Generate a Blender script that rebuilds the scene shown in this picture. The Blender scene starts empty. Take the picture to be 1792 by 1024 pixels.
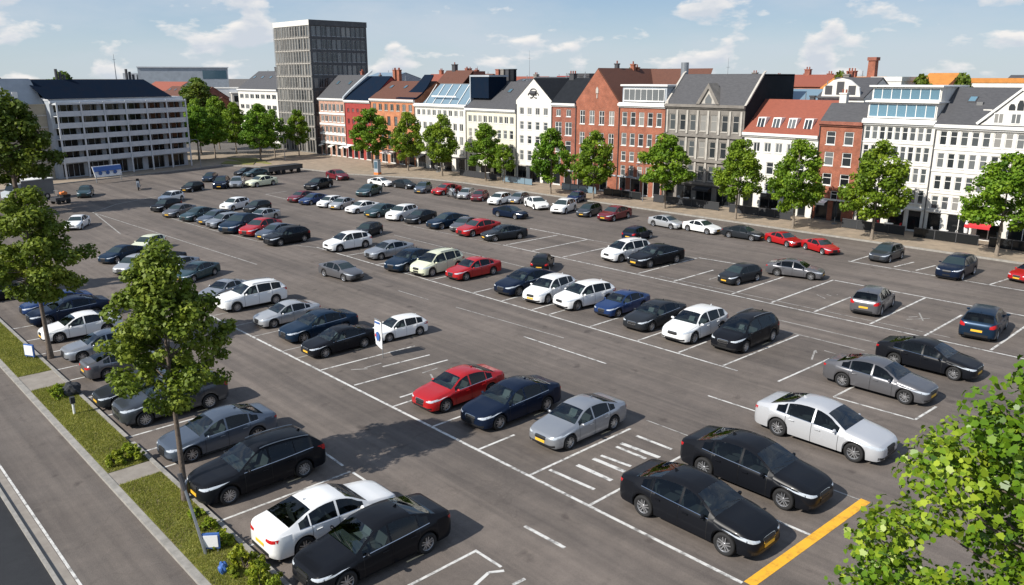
import bpy, bmesh, math, random
import numpy as np
from mathutils import Vector, Matrix
from mathutils.bvhtree import BVHTree

S = bpy.context.scene
COL = S.collection
R_ = math.radians
# ------------------------------------------------------------------ camera
HC = 14.0
cam_d = bpy.data.cameras.new('camera')
cam = bpy.data.objects.new('camera', cam_d); COL.objects.link(cam)
cam_d.sensor_width = 36.0
cam_d.lens = 36.0 * 1392.38 / 1792.0
cam_d.clip_end = 20000
cam.location = (0, 0, HC)
cam.rotation_euler = (R_(90 - 15.112), 0, R_(-43.234))
S.camera = cam
# ------------------------------------------------------------------ light
SUN_EL, SUN_AZ = 38.0, math.degrees(math.atan2(-0.985, 0.17))   # azimuth from +Y towards +X
sd = bpy.data.lights.new('sun', 'SUN'); sd.energy = 4.9; sd.angle = R_(0.5); sd.color = (1.0, .95, .87)
so = bpy.data.objects.new('sun', sd); COL.objects.link(so)
dv = Vector((math.sin(R_(SUN_AZ)) * math.cos(R_(SUN_EL)), math.cos(R_(SUN_AZ)) * math.cos(R_(SUN_EL)), math.sin(R_(SUN_EL))))
so.rotation_euler = dv.to_track_quat('Z', 'Y').to_euler()
so.location = (0, 0, 60)
w = bpy.data.worlds.new('World'); S.world = w; w.use_nodes = True
nt = w.node_tree; N = nt.nodes; L = nt.links; N.clear()
out = N.new('ShaderNodeOutputWorld'); bg = N.new('ShaderNodeBackground')
sky = N.new('ShaderNodeTexSky'); sky.sky_type = 'NISHITA'; sky.sun_disc = False
sky.sun_elevation = R_(SUN_EL); sky.sun_rotation = R_(SUN_AZ)
sky.air_density = 1.0; sky.dust_density = .6; sky.ozone_density = 2.0
bg.inputs['Strength'].default_value = 0.085
tc = N.new('ShaderNodeTexCoord')
def wmap(sc, loc=(0, 0, 0)):
    m = N.new('ShaderNodeMapping'); m.inputs['Scale'].default_value = sc; m.inputs['Location'].default_value = loc
    L.new(tc.outputs['Generated'], m.inputs['Vector']); return m.outputs[0]
def wnoise(vec, scale, detail=6, rough=.55, dist=0):
    n = N.new('ShaderNodeTexNoise'); n.inputs['Scale'].default_value = scale; n.inputs['Detail'].default_value = detail
    n.inputs['Roughness'].default_value = rough; n.inputs['Distortion'].default_value = dist
    L.new(vec, n.inputs['Vector']); return n.outputs['Fac']
def wramp(fac, stops):
    r = N.new('ShaderNodeValToRGB'); e = r.color_ramp.elements
    while len(e) < len(stops): e.new(.5)
    for i, (p, c) in enumerate(stops): e[i].position = p; e[i].color = (c[0], c[1], c[2], 1)
    L.new(fac, r.inputs[0]); return r.outputs[0]
def wmix(f, a, b, t='MIX'):
    m = N.new('ShaderNodeMix'); m.data_type = 'RGBA'; m.blend_type = t
    for s, v in ((m.inputs[0], f), (m.inputs[6], a), (m.inputs[7], b)):
        if hasattr(v, 'links'): L.new(v, s)
        else: s.default_value = v if isinstance(v, float) else (*v, 1)
    return m.outputs[2]
# fair-weather clouds: bright heaped tops, greyer sheets, thin veil low down
CLX = (1, 1, 2.4)
n1 = wnoise(wmap(CLX, (.37, .1, .04)), 11.5, 9, .52, .1)
n2 = wnoise(wmap((1, 1, 3.4), (1.3, .7, .2)), 4.2, 6, .6)
n3 = wnoise(wmap(CLX, (.37, .1, .058)), 11.5, 9, .52, .1)
heap = wramp(n1, [(.545, (0, 0, 0)), (.615, (1, 1, 1))])
veil = wramp(n2, [(.38, (0, 0, 0)), (.68, (.65, .65, .65))])
shade = wramp(n3, [(.5, (1, 1, 1)), (.66, (0, 0, 0))])
sz = N.new('ShaderNodeSeparateXYZ'); L.new(tc.outputs['Generated'], sz.inputs[0])
grad = wramp(sz.outputs['Z'], [(0.0, (5.6, 6.55, 7.1)), (.035, (4.9, 6.1, 7.1)), (.10, (3.0, 4.6, 6.6)), (.32, (1.7, 2.8, 4.9)), (1.0, (1.1, 2.0, 3.9))])
skyc = wmix(.82, sky.outputs[0], grad)
c1 = wmix(veil, skyc, (5.7, 6.35, 7.1))
hc = wmix(shade, (5.9, 6.4, 7.1), (8.7, 8.5, 8.3))
hm = wmix(1.0, heap, wramp(sz.outputs['Z'], [(.12, (1, 1, 1)), (.45, (.35, .35, .35))]), 'MULTIPLY')
c2 = wmix(hm, c1, hc)
L.new(c2, bg.inputs['Color']); L.new(bg.outputs[0], out.inputs[0])
S.view_settings.view_transform = 'Standard'; S.view_settings.look = 'None'
S.view_settings.exposure = 0.3; S.view_settings.gamma = 1.0
S.render.engine = 'CYCLES'

# ------------------------------------------------------------------ materials
def mat(name, col, rough=.7, metal=0.0, spec=.5, coat=0.0, noise=None, bump=None, objrand=0.0, col2=None, coords='Object', trans=0.0, stretch=None):
    m = bpy.data.materials.new(name); m.use_nodes = True
    t = m.node_tree; n = t.nodes; l = t.links; b = n['Principled BSDF']
    b.inputs['Base Color'].default_value = (*col, 1); b.inputs['Roughness'].default_value = rough
    b.inputs['Metallic'].default_value = metal; b.inputs['Specular IOR Level'].default_value = spec
    b.inputs['Coat Weight'].default_value = coat; b.inputs['Coat IOR'].default_value = 1.4; b.inputs['Coat Roughness'].default_value = .04
    src = None
    if noise:
        tcn = n.new('ShaderNodeTexCoord'); vec = tcn.outputs[coords]
        if stretch:
            mp = n.new('ShaderNodeMapping'); mp.inputs['Scale'].default_value = stretch; l.new(vec, mp.inputs[0]); vec = mp.outputs[0]
        nz = n.new('ShaderNodeTexNoise'); nz.inputs['Scale'].default_value = noise; nz.inputs['Detail'].default_value = 6
        nz.inputs['Roughness'].default_value = .65
        l.new(vec, nz.inputs['Vector'])
        rp = n.new('ShaderNodeValToRGB'); rp.color_ramp.elements[0].position = .32; rp.color_ramp.elements[1].position = .7
        c2_ = col2 or tuple(c * .75 for c in col)
        rp.color_ramp.elements[0].color = (*c2_, 1); rp.color_ramp.elements[1].color = (*col, 1)
        l.new(nz.outputs['Fac'], rp.inputs[0]); src = rp.outputs[0]
        if bump:
            bp = n.new('ShaderNodeBump'); bp.inputs['Strength'].default_value = bump; bp.inputs['Distance'].default_value = .05
            l.new(nz.outputs['Fac'], bp.inputs['Height']); l.new(bp.outputs[0], b.inputs['Normal'])
        l.new(src, b.inputs['Base Color'])
    if objrand:
        oi = n.new('ShaderNodeObjectInfo'); hs = n.new('ShaderNodeHueSaturation')
        mr = n.new('ShaderNodeMapRange'); mr.inputs['To Min'].default_value = 1 - objrand; mr.inputs['To Max'].default_value = 1 + objrand
        l.new(oi.outputs['Random'], mr.inputs[0]); l.new(mr.outputs[0], hs.inputs['Value'])
        if src: l.new(src, hs.inputs['Color'])
        else: hs.inputs['Color'].default_value = (*col, 1)
        l.new(hs.outputs[0], b.inputs['Base Color'])
    return m
def asphalt(name, ca, cb, streak=True):
    m = bpy.data.materials.new(name); m.use_nodes = True
    t = m.node_tree; n = t.nodes; l = t.links; b = n['Principled BSDF']
    b.inputs['Roughness'].default_value = .85; b.inputs['Specular IOR Level'].default_value = .3
    tcn = n.new('ShaderNodeTexCoord')
    def nz(scale, st=(1, 1, 1), det=6, rough=.6, dist=0):
        mp = n.new('ShaderNodeMapping'); mp.inputs['Scale'].default_value = st; l.new(tcn.outputs['Object'], mp.inputs[0])
        q = n.new('ShaderNodeTexNoise'); q.inputs['Scale'].default_value = scale; q.inputs['Detail'].default_value = det
        q.inputs['Roughness'].default_value = rough; q.inputs['Distortion'].default_value = dist; l.new(mp.outputs[0], q.inputs['Vector']); return q.outputs['Fac']
    def rp(f, p0, c0, p1, c1):
        r = n.new('ShaderNodeValToRGB'); e = r.color_ramp.elements
        e[0].position = p0; e[0].color = (*c0, 1); e[1].position = p1; e[1].color = (*c1, 1); l.new(f, r.inputs[0]); return r.outputs[0]
    def mul(a, c, f=1.0):
        x = n.new('ShaderNodeMix'); x.data_type = 'RGBA'; x.blend_type = 'MULTIPLY'; x.inputs[0].default_value = f
        l.new(a, x.inputs[6]); l.new(c, x.inputs[7]); return x.outputs[2]
    base = rp(nz(.12, det=8, rough=.65), .35, ca, .68, cb)
    g = rp(nz(38, det=3), .3, (.72, .72, .72), .72, (1.22, 1.22, 1.22))
    c = mul(base, g)
    mid = rp(nz(1.3, det=7, rough=.7), .3, (.84, .84, .85), .7, (1.1, 1.09, 1.08)); c = mul(c, mid)
    if streak:
        s1 = rp(nz(.55, (1.0, .045, 1), det=5, rough=.6, dist=.4), .36, (.78, .78, .79), .6, (1.08, 1.07, 1.06)); c = mul(c, s1)
        s2 = rp(nz(2.6, (1.0, .03, 1), det=4, rough=.6, dist=.3), .35, (.86, .86, .87), .62, (1.05, 1.05, 1.05)); c = mul(c, s2)
        st = rp(nz(.9, det=4, rough=.5), .26, (.62, .61, .62), .36, (1, 1, 1)); c = mul(c, st)
    # thin cracks
    v = n.new('ShaderNodeTexVoronoi'); v.feature = 'DISTANCE_TO_EDGE'; v.inputs['Scale'].default_value = .16
    mp = n.new('ShaderNodeMapping'); l.new(tcn.outputs['Object'], mp.inputs[0])
    wn = n.new('ShaderNodeTexNoise'); wn.inputs['Scale'].default_value = .7; wn.inputs['Detail'].default_value = 4; l.new(tcn.outputs['Object'], wn.inputs['Vector'])
    ad = n.new('ShaderNodeVectorMath'); ad.operation = 'ADD'; l.new(mp.outputs[0], ad.inputs[0])
    sc = n.new('ShaderNodeVectorMath'); sc.operation = 'SCALE'; sc.inputs['Scale'].default_value = 2.4; l.new(wn.outputs['Color'], sc.inputs[0]); l.new(sc.outputs[0], ad.inputs[1])
    l.new(ad.outputs[0], v.inputs['Vector'])
    c = mul(c, rp(v.outputs['Distance'], .002, (.68, .67, .66), .006, (1, 1, 1)), .35)
    l.new(c, b.inputs['Base Color'])
    bp = n.new('ShaderNodeBump'); bp.inputs['Strength'].default_value = .35; bp.inputs['Distance'].default_value = .01
    l.new(nz(60, det=2), bp.inputs['Height']); l.new(bp.outputs[0], b.inputs['Normal'])
    return m
def paintline(name, col, under):
    m = bpy.data.materials.new(name); m.use_nodes = True
    t = m.node_tree; n = t.nodes; l = t.links; b = n['Principled BSDF']; b.inputs['Roughness'].default_value = .7
    tcn = n.new('ShaderNodeTexCoord')
    q = n.new('ShaderNodeTexNoise'); q.inputs['Scale'].default_value = 2.2; q.inputs['Detail'].default_value = 9; q.inputs['Roughness'].default_value = .75
    l.new(tcn.outputs['Object'], q.inputs['Vector'])
    r = n.new('ShaderNodeValToRGB'); e = r.color_ramp.elements; e[0].position = .38; e[0].color = (*under, 1); e[1].position = .52; e[1].color = (*col, 1)
    l.new(q.outputs['Fac'], r.inputs[0]); l.new(r.outputs[0], b.inputs['Base Color'])
    return m
def brick(name, c1, c2, mortar, scale=1.0):
    m = bpy.data.materials.new(name); m.use_nodes = True
    t = m.node_tree; n = t.nodes; l = t.links; b = n['Principled BSDF']; b.inputs['Roughness'].default_value = .85
    tcn = n.new('ShaderNodeTexCoord'); sx = n.new('ShaderNodeSeparateXYZ'); l.new(tcn.outputs['Object'], sx.inputs[0])
    ad = n.new('ShaderNodeMath'); l.new(sx.outputs[0], ad.inputs[0]); l.new(sx.outputs[1], ad.inputs[1])
    cx = n.new('ShaderNodeCombineXYZ'); l.new(ad.outputs[0], cx.inputs[0]); l.new(sx.outputs[2], cx.inputs[1])
    bt = n.new('ShaderNodeTexBrick'); bt.inputs['Scale'].default_value = 3.2 * scale
    bt.inputs['Color1'].default_value = (*c1, 1); bt.inputs['Color2'].default_value = (*c2, 1); bt.inputs['Mortar'].default_value = (*mortar, 1)
    bt.inputs['Mortar Size'].default_value = .012
    l.new(cx.outputs[0], bt.inputs['Vector'])
    q = n.new('ShaderNodeTexNoise'); q.inputs['Scale'].default_value = 1.1; q.inputs['Detail'].default_value = 7; l.new(tcn.outputs['Object'], q.inputs['Vector'])
    r = n.new('ShaderNodeValToRGB'); e = r.color_ramp.elements; e[0].position = .3; e[0].color = (.7, .68, .66, 1); e[1].position = .7; e[1].color = (1.15, 1.12, 1.1, 1)
    l.new(q.outputs['Fac'], r.inputs[0])
    x = n.new('ShaderNodeMix'); x.data_type = 'RGBA'; x.blend_type = 'MULTIPLY'; x.inputs[0].default_value = 1
    l.new(bt.outputs['Color'], x.inputs[6]); l.new(r.outputs[0], x.inputs[7]); l.new(x.outputs[2], b.inputs['Base Color'])
    return m
def foliage(name, dark, light, yellow, scale=1.0):
    m = bpy.data.materials.new(name); m.use_nodes = True
    t = m.node_tree; n = t.nodes; l = t.links; b = n['Principled BSDF']; o = n['Material Output']
    b.inputs['Roughness'].default_value = .38 if 'near' in name else .55; b.inputs['Specular IOR Level'].default_value = .3
    tcn = n.new('ShaderNodeTexCoord'); q = n.new('ShaderNodeTexNoise'); q.inputs['Scale'].default_value = scale; q.inputs['Detail'].default_value = 4
    l.new(tcn.outputs['Object'], q.inputs['Vector'])
    at = n.new('ShaderNodeAttribute'); at.attribute_name = 'leaf_rnd'
    ad = n.new('ShaderNodeMath'); ad.operation = 'MULTIPLY_ADD'; ad.inputs[1].default_value = .62; l.new(at.outputs['Fac'], ad.inputs[0])
    ml = n.new('ShaderNodeMath'); ml.operation = 'MULTIPLY'; ml.inputs[1].default_value = .6; l.new(q.outputs['Fac'], ml.inputs[0]); l.new(ml.outputs[0], ad.inputs[2])
    r = n.new('ShaderNodeValToRGB'); e = r.color_ramp.elements; e.new(.5)
    e[0].position = .2; e[0].color = (*dark, 1); e[1].position = .55; e[1].color = (*light, 1); e[2].position = .92; e[2].color = (*yellow, 1)
    l.new(ad.outputs[0], r.inputs[0])
    oi = n.new('ShaderNodeObjectInfo'); hs = n.new('ShaderNodeHueSaturation'); mr = n.new('ShaderNodeMapRange')
    mr.inputs['To Min'].default_value = .485; mr.inputs['To Max'].default_value = .512; l.new(oi.outputs['Random'], mr.inputs[0]); l.new(mr.outputs[0], hs.inputs['Hue'])
    l.new(r.outputs[0], hs.inputs['Color']); l.new(hs.outputs[0], b.inputs['Base Color'])
    tr = n.new('ShaderNodeBsdfTranslucent'); l.new(hs.outputs[0], tr.inputs['Color'])
    mx = n.new('ShaderNodeMixShader'); mx.inputs[0].default_value = .2 if 'near' in name else .3; l.new(b.outputs[0], mx.inputs[1]); l.new(tr.outputs[0], mx.inputs[2]); l.new(mx.outputs[0], o.inputs[0])
    return m

A1, A2 = (.138, .118, .102), (.186, .159, .139)
M = {}
M['asphalt'] = asphalt('car_park_asphalt', A1, A2)
M['road'] = asphalt('road_asphalt', (.135, .116, .102), (.18, .158, .14))
M['darkroad'] = asphalt('dark_asphalt', (.022, .024, .028), (.034, .036, .040), False)
M['ground'] = asphalt('city_ground', (.12, .11, .10), (.17, .155, .14), False)
M['line'] = paintline('white_line_paint', (.62, .61, .58), (.16, .15, .14))
M['faint'] = paintline('worn_line_paint', (.36, .345, .32), (.125, .115, .106))
M['yline'] = paintline('yellow_line_paint', (.80, .42, .03), (.55, .28, .03))
M['pave'] = mat('pavement_slabs', (.37, .29, .21), .9, noise=.9, col2=(.22, .18, .135), bump=.2)
M['path'] = mat('path_concrete', (.30, .27, .235), .9, noise=2.0, col2=(.22, .195, .17), bump=.2)
M['kerb'] = mat('kerb_stone', (.36, .34, .31), .9, noise=3.0, col2=(.22, .21, .19))
M['turf'] = mat('turf', (.20, .23, .03), .95, noise=1.1, col2=(.17, .13, .07), bump=.6)
M['grassblade'] = foliage('grass_blades', (.10, .12, .015), (.22, .25, .03), (.42, .38, .10), 1.1)
M['soil'] = mat('soil', (.10, .075, .055), .95, noise=4)
M['leaf'] = foliage('street_tree_leaf', (.045, .10, .008), (.12, .22, .014), (.25, .36, .025), .9)
M['leafdark'] = foliage('dark_tree_leaf', (.03, .06, .008), (.075, .13, .012), (.15, .20, .02), .8)
M['leafolive'] = foliage('olive_tree_leaf', (.045, .075, .009), (.125, .19, .018), (.26, .32, .04), 1.1)
M['leafnear'] = foliage('near_tree_leaf', (.020, .058, .006), (.125, .215, .012), (.36, .42, .035), 2.6)
M['shrub'] = foliage('shrub_leaf', (.07, .12, .008), (.19, .26, .016), (.36, .40, .03), 3.0)
M['bark'] = mat('bark', (.17, .13, .10), .9, noise=9, col2=(.08, .062, .05), bump=.5)
M['palebark'] = mat('pale_bark', (.30, .25, .20), .9, noise=8, col2=(.16, .13, .10), bump=.5)
PAINTS = {
 'black': ((.008, .009, .012), .0), 'navy': ((.008, .015, .035), .2), 'darkblue': ((.012, .028, .055), .3), 'blue': ((.015, .045, .15), .4),
 'slate': ((.10, .125, .165), .5), 'charcoal': ((.03, .034, .04), .4), 'gunmetal': ((.06, .068, .08), .5), 'grey': ((.14, .14, .15), .5),
 'silver': ((.33, .345, .37), .55), 'silver2': ((.46, .47, .48), .45), 'pearl': ((.50, .51, .53), .25), 'white': ((.80, .80, .79), .0), 'red': ((.42, .010, .012), .15),
 'maroon': ((.16, .012, .02), .2), 'teal': ((.025, .06, .07), .3), 'cream': ((.66, .68, .50), .0)}
PM = {k: mat('car_paint_' + k, c, .30, mt, .12 if sum(c) < .12 else .5, .16 if sum(c) < .12 else .5) for k, (c, mt) in PAINTS.items()}
M['carglass'] = mat('car_glass', (.008, .012, .014), .06, 0, .35)
M['shield'] = mat('windscreen_glass', (.022, .036, .038), .07, 0, .7)
def carglass(name, tint, gl):
    m = bpy.data.materials.new(name); m.use_nodes = True; t = m.node_tree; n = t.nodes; l = t.links; n.remove(n['Principled BSDF'])
    tr = n.new('ShaderNodeBsdfTransparent'); tr.inputs[0].default_value = (*tint, 1); g = n.new('ShaderNodeBsdfGlossy'); g.inputs['Roughness'].default_value = .03; g.inputs['Color'].default_value = (.9, .95, 1, 1)
    f = n.new('ShaderNodeFresnel'); f.inputs[0].default_value = gl; mx = n.new('ShaderNodeMixShader'); l.new(f.outputs[0], mx.inputs[0]); l.new(tr.outputs[0], mx.inputs[1]); l.new(g.outputs[0], mx.inputs[2]); l.new(mx.outputs[0], n['Material Output'].inputs[0]); return m
M['clearside'] = carglass('side_glass', (.30, .36, .36), 1.5)
M['clearshield'] = carglass('clear_windscreen', (.62, .76, .74), 1.75)
M['seat'] = mat('car_seat_fabric', (.10, .10, .105), .9)
M['dash'] = mat('car_dashboard', (.028, .03, .032), .7)
M['tyre'] = mat('tyre_rubber', (.014, .014, .015), .8)
M['rim'] = mat('alloy_rim', (.55, .56, .58), .3, .8)
M['trimblack'] = mat('black_trim', (.012, .012, .013), .5)
M['chrome'] = mat('chrome', (.75, .76, .78), .15, 1.0)
M['lamp'] = mat('headlamp_glass', (.62, .66, .70), .12, .3, .8)
M['tail'] = mat('tail_lamp', (.45, .012, .014), .2)
M['plate'] = mat('number_plate_yellow', (.80, .46, .04), .4)
M['amber'] = mat('amber_lamp', (.9, .32, .05), .3)
M['pane'] = mat('window_glass', (.05, .06, .07), .08, 0, .8)
_t = M['pane'].node_tree; _o = _t.nodes.new('ShaderNodeObjectInfo'); _r = _t.nodes.new('ShaderNodeValToRGB'); _e = _r.color_ramp.elements; _e.new(.5); _e.new(.7); _r.color_ramp.interpolation = 'CONSTANT'
for _i, (_p, _c) in enumerate(((0, (.03, .035, .04)), (.35, (.075, .085, .09)), (.62, (.14, .15, .155)), (.88, (.25, .245, .23)))): _e[_i].position = _p; _e[_i].color = (*_c, 1)
_t.links.new(_o.outputs['Random'], _r.inputs[0]); _t.links.new(_r.outputs[0], _t.nodes['Principled BSDF'].inputs['Base Color'])
M['paneblue'] = mat('blue_window_glass', (.10, .19, .25), .08, 0, .8, objrand=.4)
M['panedark'] = mat('shop_glass', (.012, .014, .016), .1, 0, .3, objrand=.4)
M['frame'] = mat('white_frame', (.78, .77, .74), .5)
M['framedark'] = mat('dark_frame', (.06, .06, .065), .5)
M['white'] = mat('white_render', (.78, .76, .71), .85, noise=1.6, col2=(.64, .615, .56), stretch=(1, 1, .3))
M['creamwall'] = mat('cream_render', (.76, .72, .60), .85, noise=.8, col2=(.66, .62, .50))
M['brick'] = brick('red_brick', (.36, .115, .062), (.27, .085, .048), (.34, .22, .17))
M['brick2'] = brick('brown_brick', (.33, .11, .07), (.24, .075, .05), (.30, .2, .16))
M['orange'] = brick('orange_brick', (.56, .22, .10), (.46, .17, .08), (.5, .33, .22))
M['pink'] = brick('pale_pink_brick', (.52, .30, .22), (.45, .25, .18), (.5, .42, .36))
M['redwall'] = mat('red_painted_wall', (.36, .05, .04), .8, noise=1.5, col2=(.27, .04, .035))
M['stone'] = mat('grey_stone', (.25, .23, .205), .85, noise=1.5, col2=(.16, .145, .13), bump=.2)
M['stonelight'] = mat('light_stone', (.50, .47, .42), .85, noise=1.5, col2=(.38, .355, .32))
M['slateroof'] = mat('grey_slate_roof', (.085, .085, .09), .7, noise=2.5, col2=(.055, .055, .06), stretch=(1, 4, 1))
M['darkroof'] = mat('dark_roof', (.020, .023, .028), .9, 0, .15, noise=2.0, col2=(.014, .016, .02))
M['blueroof'] = mat('navy_roof', (.004, .013, .030), .9, 0, .08, noise=1.0, col2=(.008, .014, .028))
M['redroof'] = mat('red_tile_roof', (.30, .085, .05), .8, noise=3, col2=(.21, .06, .038), stretch=(1, 5, 1))
M['brownroof'] = mat('brown_tile_roof', (.13, .05, .03), .8, noise=3, col2=(.085, .034, .022), stretch=(1, 5, 1))
M['orangeroof'] = mat('orange_roof', (.62, .25, .05), .7, noise=2)
M['flatroof'] = mat('flat_roof', (.20, .20, .20), .9, noise=.8)
M['glassroof'] = mat('roof_glazing', (.16, .24, .30), .1, 0, .8)
M['concrete'] = mat('grey_concrete', (.40, .40, .385), .85, noise=.6, col2=(.29, .29, .28), stretch=(1, 1, 3))
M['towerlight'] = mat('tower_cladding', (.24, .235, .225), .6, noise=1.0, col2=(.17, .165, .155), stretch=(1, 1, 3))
M['towershaded'] = mat('shaded_tower_cladding', (.10, .105, .11), .6, noise=1.0, col2=(.06, .064, .068))  # tower cladding with the shade of the right face put into its colour
M['balcony'] = mat('pale_balcony', (.62, .64, .66), .6, noise=.7, col2=(.5, .52, .54))
M['beige'] = mat('beige_cladding', (.42, .37, .28), .8, noise=1.0, col2=(.33, .29, .22), stretch=(1, 1, 5))
M['bluegrey'] = mat('blue_grey_wall', (.42, .46, .50), .7, noise=.6)
M['metal'] = mat('grey_metal', (.30, .32, .34), .4, .6)
M['bluesign'] = mat('blue_sign', (.05, .13, .38), .5)
M['whitesign'] = mat('white_sign', (.80, .80, .80), .5)
M['redcloth'] = mat('red_awning', (.60, .03, .04), .8)
M['creamcloth'] = mat('cream_canvas', (.74, .72, .64), .8)
M['tarp'] = mat('dark_canvas', (.03, .032, .036), .8)
M['orangeplastic'] = mat('orange_plastic', (.75, .22, .05), .5)
M['skin'] = mat('skin', (.45, .28, .2), .6)

# ------------------------------------------------------------------ mesh helpers
class MB:
    def __init__(s): s.v = []; s.f = []; s.m = []; s.mats = []
    def mi(s, m):
        if m not in s.mats: s.mats.append(m)
        return s.mats.index(m)
    def poly(s, pts, m):
        i = len(s.v); s.v += [tuple(p) for p in pts]; s.f.append(list(range(i, i + len(pts)))); s.m.append(s.mi(m))
    def box(s, x0, x1, y0, y1, z0, z1, m):
        i = len(s.v)
        s.v += [(x0,y0,z0),(x1,y0,z0),(x1,y1,z0),(x0,y1,z0),(x0,y0,z1),(x1,y0,z1),(x1,y1,z1),(x0,y1,z1)]
        for f in ((0,3,2,1),(4,5,6,7),(0,1,5,4),(1,2,6,5),(2,3,7,6),(3,0,4,7)):
            s.f.append([i + k for k in f]); s.m.append(s.mi(m))
    def prism(s, pts, off, m):           # extrude polygon pts (3d) by vector off
        n = len(pts); i = len(s.v); s.v += [tuple(p) for p in pts]; s.v += [tuple(p[k] + off[k] for k in range(3)) for p in pts]
        s.f.append(list(range(i, i + n))[::-1]); s.m.append(s.mi(m)); s.f.append(list(range(i + n, i + 2 * n))); s.m.append(s.mi(m))
        for k in range(n):
            s.f.append([i + k, i + (k + 1) % n, i + n + (k + 1) % n, i + n + k]); s.m.append(s.mi(m))
    def tube(s, pts, rad, m, n=8, cap=True):
        pts = [Vector(p) for p in pts]; rings = []
        for k, p in enumerate(pts):
            d = (pts[min(k + 1, len(pts) - 1)] - pts[max(k - 1, 0)]).normalized()
            a = d.orthogonal().normalized(); b = d.cross(a)
            r = rad[k] if isinstance(rad, (list, tuple)) else rad
            i = len(s.v); s.v += [tuple(p + (a * math.cos(t) + b * math.sin(t)) * r) for t in [2 * math.pi * q / n for q in range(n)]]; rings.append(i)
        for k in range(len(rings) - 1):
            for q in range(n):
                s.f.append([rings[k] + q, rings[k] + (q + 1) % n, rings[k + 1] + (q + 1) % n, rings[k + 1] + q]); s.m.append(s.mi(m))
        if cap:
            s.f.append([rings[0] + q for q in range(n)][::-1]); s.m.append(s.mi(m)); s.f.append([rings[-1] + q for q in range(n)]); s.m.append(s.mi(m))
    def mesh(s, name, smooth=None):
        me = bpy.data.meshes.new(name); me.from_pydata(s.v, [], s.f)
        for m in s.mats: me.materials.append(M[m] if isinstance(m, str) else m)
        me.polygons.foreach_set('material_index', s.m)
        bm = bmesh.new(); bm.from_mesh(me); bmesh.ops.recalc_face_normals(bm, faces=bm.faces); bm.to_mesh(me); bm.free()
        if smooth is not None:
            me.polygons.foreach_set('use_smooth', [True] * len(me.polygons)); me.set_sharp_from_angle(angle=R_(smooth))
        me.update(); return me
    def build(s, name, parent=None, smooth=None, loc=None):
        return link(name, s.mesh(name, smooth), parent, loc)
def link(name, me, parent=None, loc=None, rz=0):
    o = bpy.data.objects.new(name, me); COL.objects.link(o)
    if parent: o.parent = parent
    if loc: o.location = loc
    if rz: o.rotation_euler.z = rz
    return o
def empty(name, label, cat, loc=(0, 0, 0), rz=0, group=None, sc=1):
    o = bpy.data.objects.new(name, None); COL.objects.link(o); o.empty_display_size = .3
    o.location = loc; o.rotation_euler.z = rz; o.scale = (sc, sc, sc)
    return tag(o, label, cat, group)
def tag(o, label, cat, group=None):
    o['label'] = label; o['category'] = cat
    if group: o['group'] = group
    return o
def struct(o, kind='structure'):
    o['kind'] = kind; return o

# ------------------------------------------------------------------ ground
def sheet(name, pts, z, m):
    b = MB(); b.poly([(x, y, z) for x, y in pts], m); return struct(b.build(name))
def rect(name, x0, x1, y0, y1, z, m): return sheet(name, [(x0, y0), (x1, y0), (x1, y1), (x0, y1)], z, m)
rect('ground', -9000, 9000, -9000, 9000, 0.0, 'ground')
rect('car_park_surface', 8.9, 70.0, -12, 124, 0.004, 'asphalt')
rect('road', 4.5, 7.0, -20, 190, 0.004, 'road')
rect('gutter_strip', 4.16, 4.5, -20, 190, 0.004, 'path')
rect('dark_road', -12, 4.05, -20, 190, 0.004, 'darkroad')
# kerbs with real steps
def kerb(name, pts, w, h, m='kerb'):
    b = MB()
    for (x0, y0), (x1, y1) in zip(pts[:-1], pts[1:]):
        d = Vector((x1 - x0, y1 - y0)).normalized(); n = Vector((-d.y, d.x)) * w / 2
        b.prism([(x0 - n.x, y0 - n.y, 0), (x1 - n.x, y1 - n.y, 0), (x1 + n.x, y1 + n.y, 0), (x0 + n.x, y0 + n.y, 0)], (0, 0, h), m)
    return struct(b.build(name))
kerb('kerb', [(4.105, -20), (4.105, 190)], .11, .10)
kerb('kerb', [(4.56, -20), (4.56, 190)], .08, .012, 'line')
kerb('kerb', [(7.12, -20), (7.12, 190)], .24, .11)
kerb('kerb', [(8.8, -12), (8.8, 31.2)], .15, .13)
kerb('kerb', [(8.8, 31.9), (8.8, 62.0)], .15, .13)
# verge: turf pieces and paths across it
def verge(y0, y1): 
    b = MB(); b.box(7.245, 8.72, y0, y1, 0.0, .10, 'turf'); return struct(b.build('verge'))
verge(-12, 28.0); verge(29.2, 40.0); verge(42.4, 56.0); verge(57.4, 95)
for y0, y1 in ((28.0, 29.2), (40.0, 42.4), (56.0, 57.4)):
    b = MB(); b.box(7.245, 8.72, y0 + .003, y1 - .003, 0, .085, 'path'); struct(b.build('path'))
# pavement before the shops
b = MB(); b.prism([(70.22, -12, 0), (77.5, -12, 0), (77.5, 150, 0), (66, 150, 0), (62.2, 118, 0), (64.2, 104, 0), (69.0, 92, 0), (70.22, 84, 0)], (0, 0, .12), 'pave'); struct(b.build('pavement'))
kerb('kerb', [(70.13, -12), (70.13, 84), (68.9, 92), (64.1, 104), (62.1, 118)], .18, .14)
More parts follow.
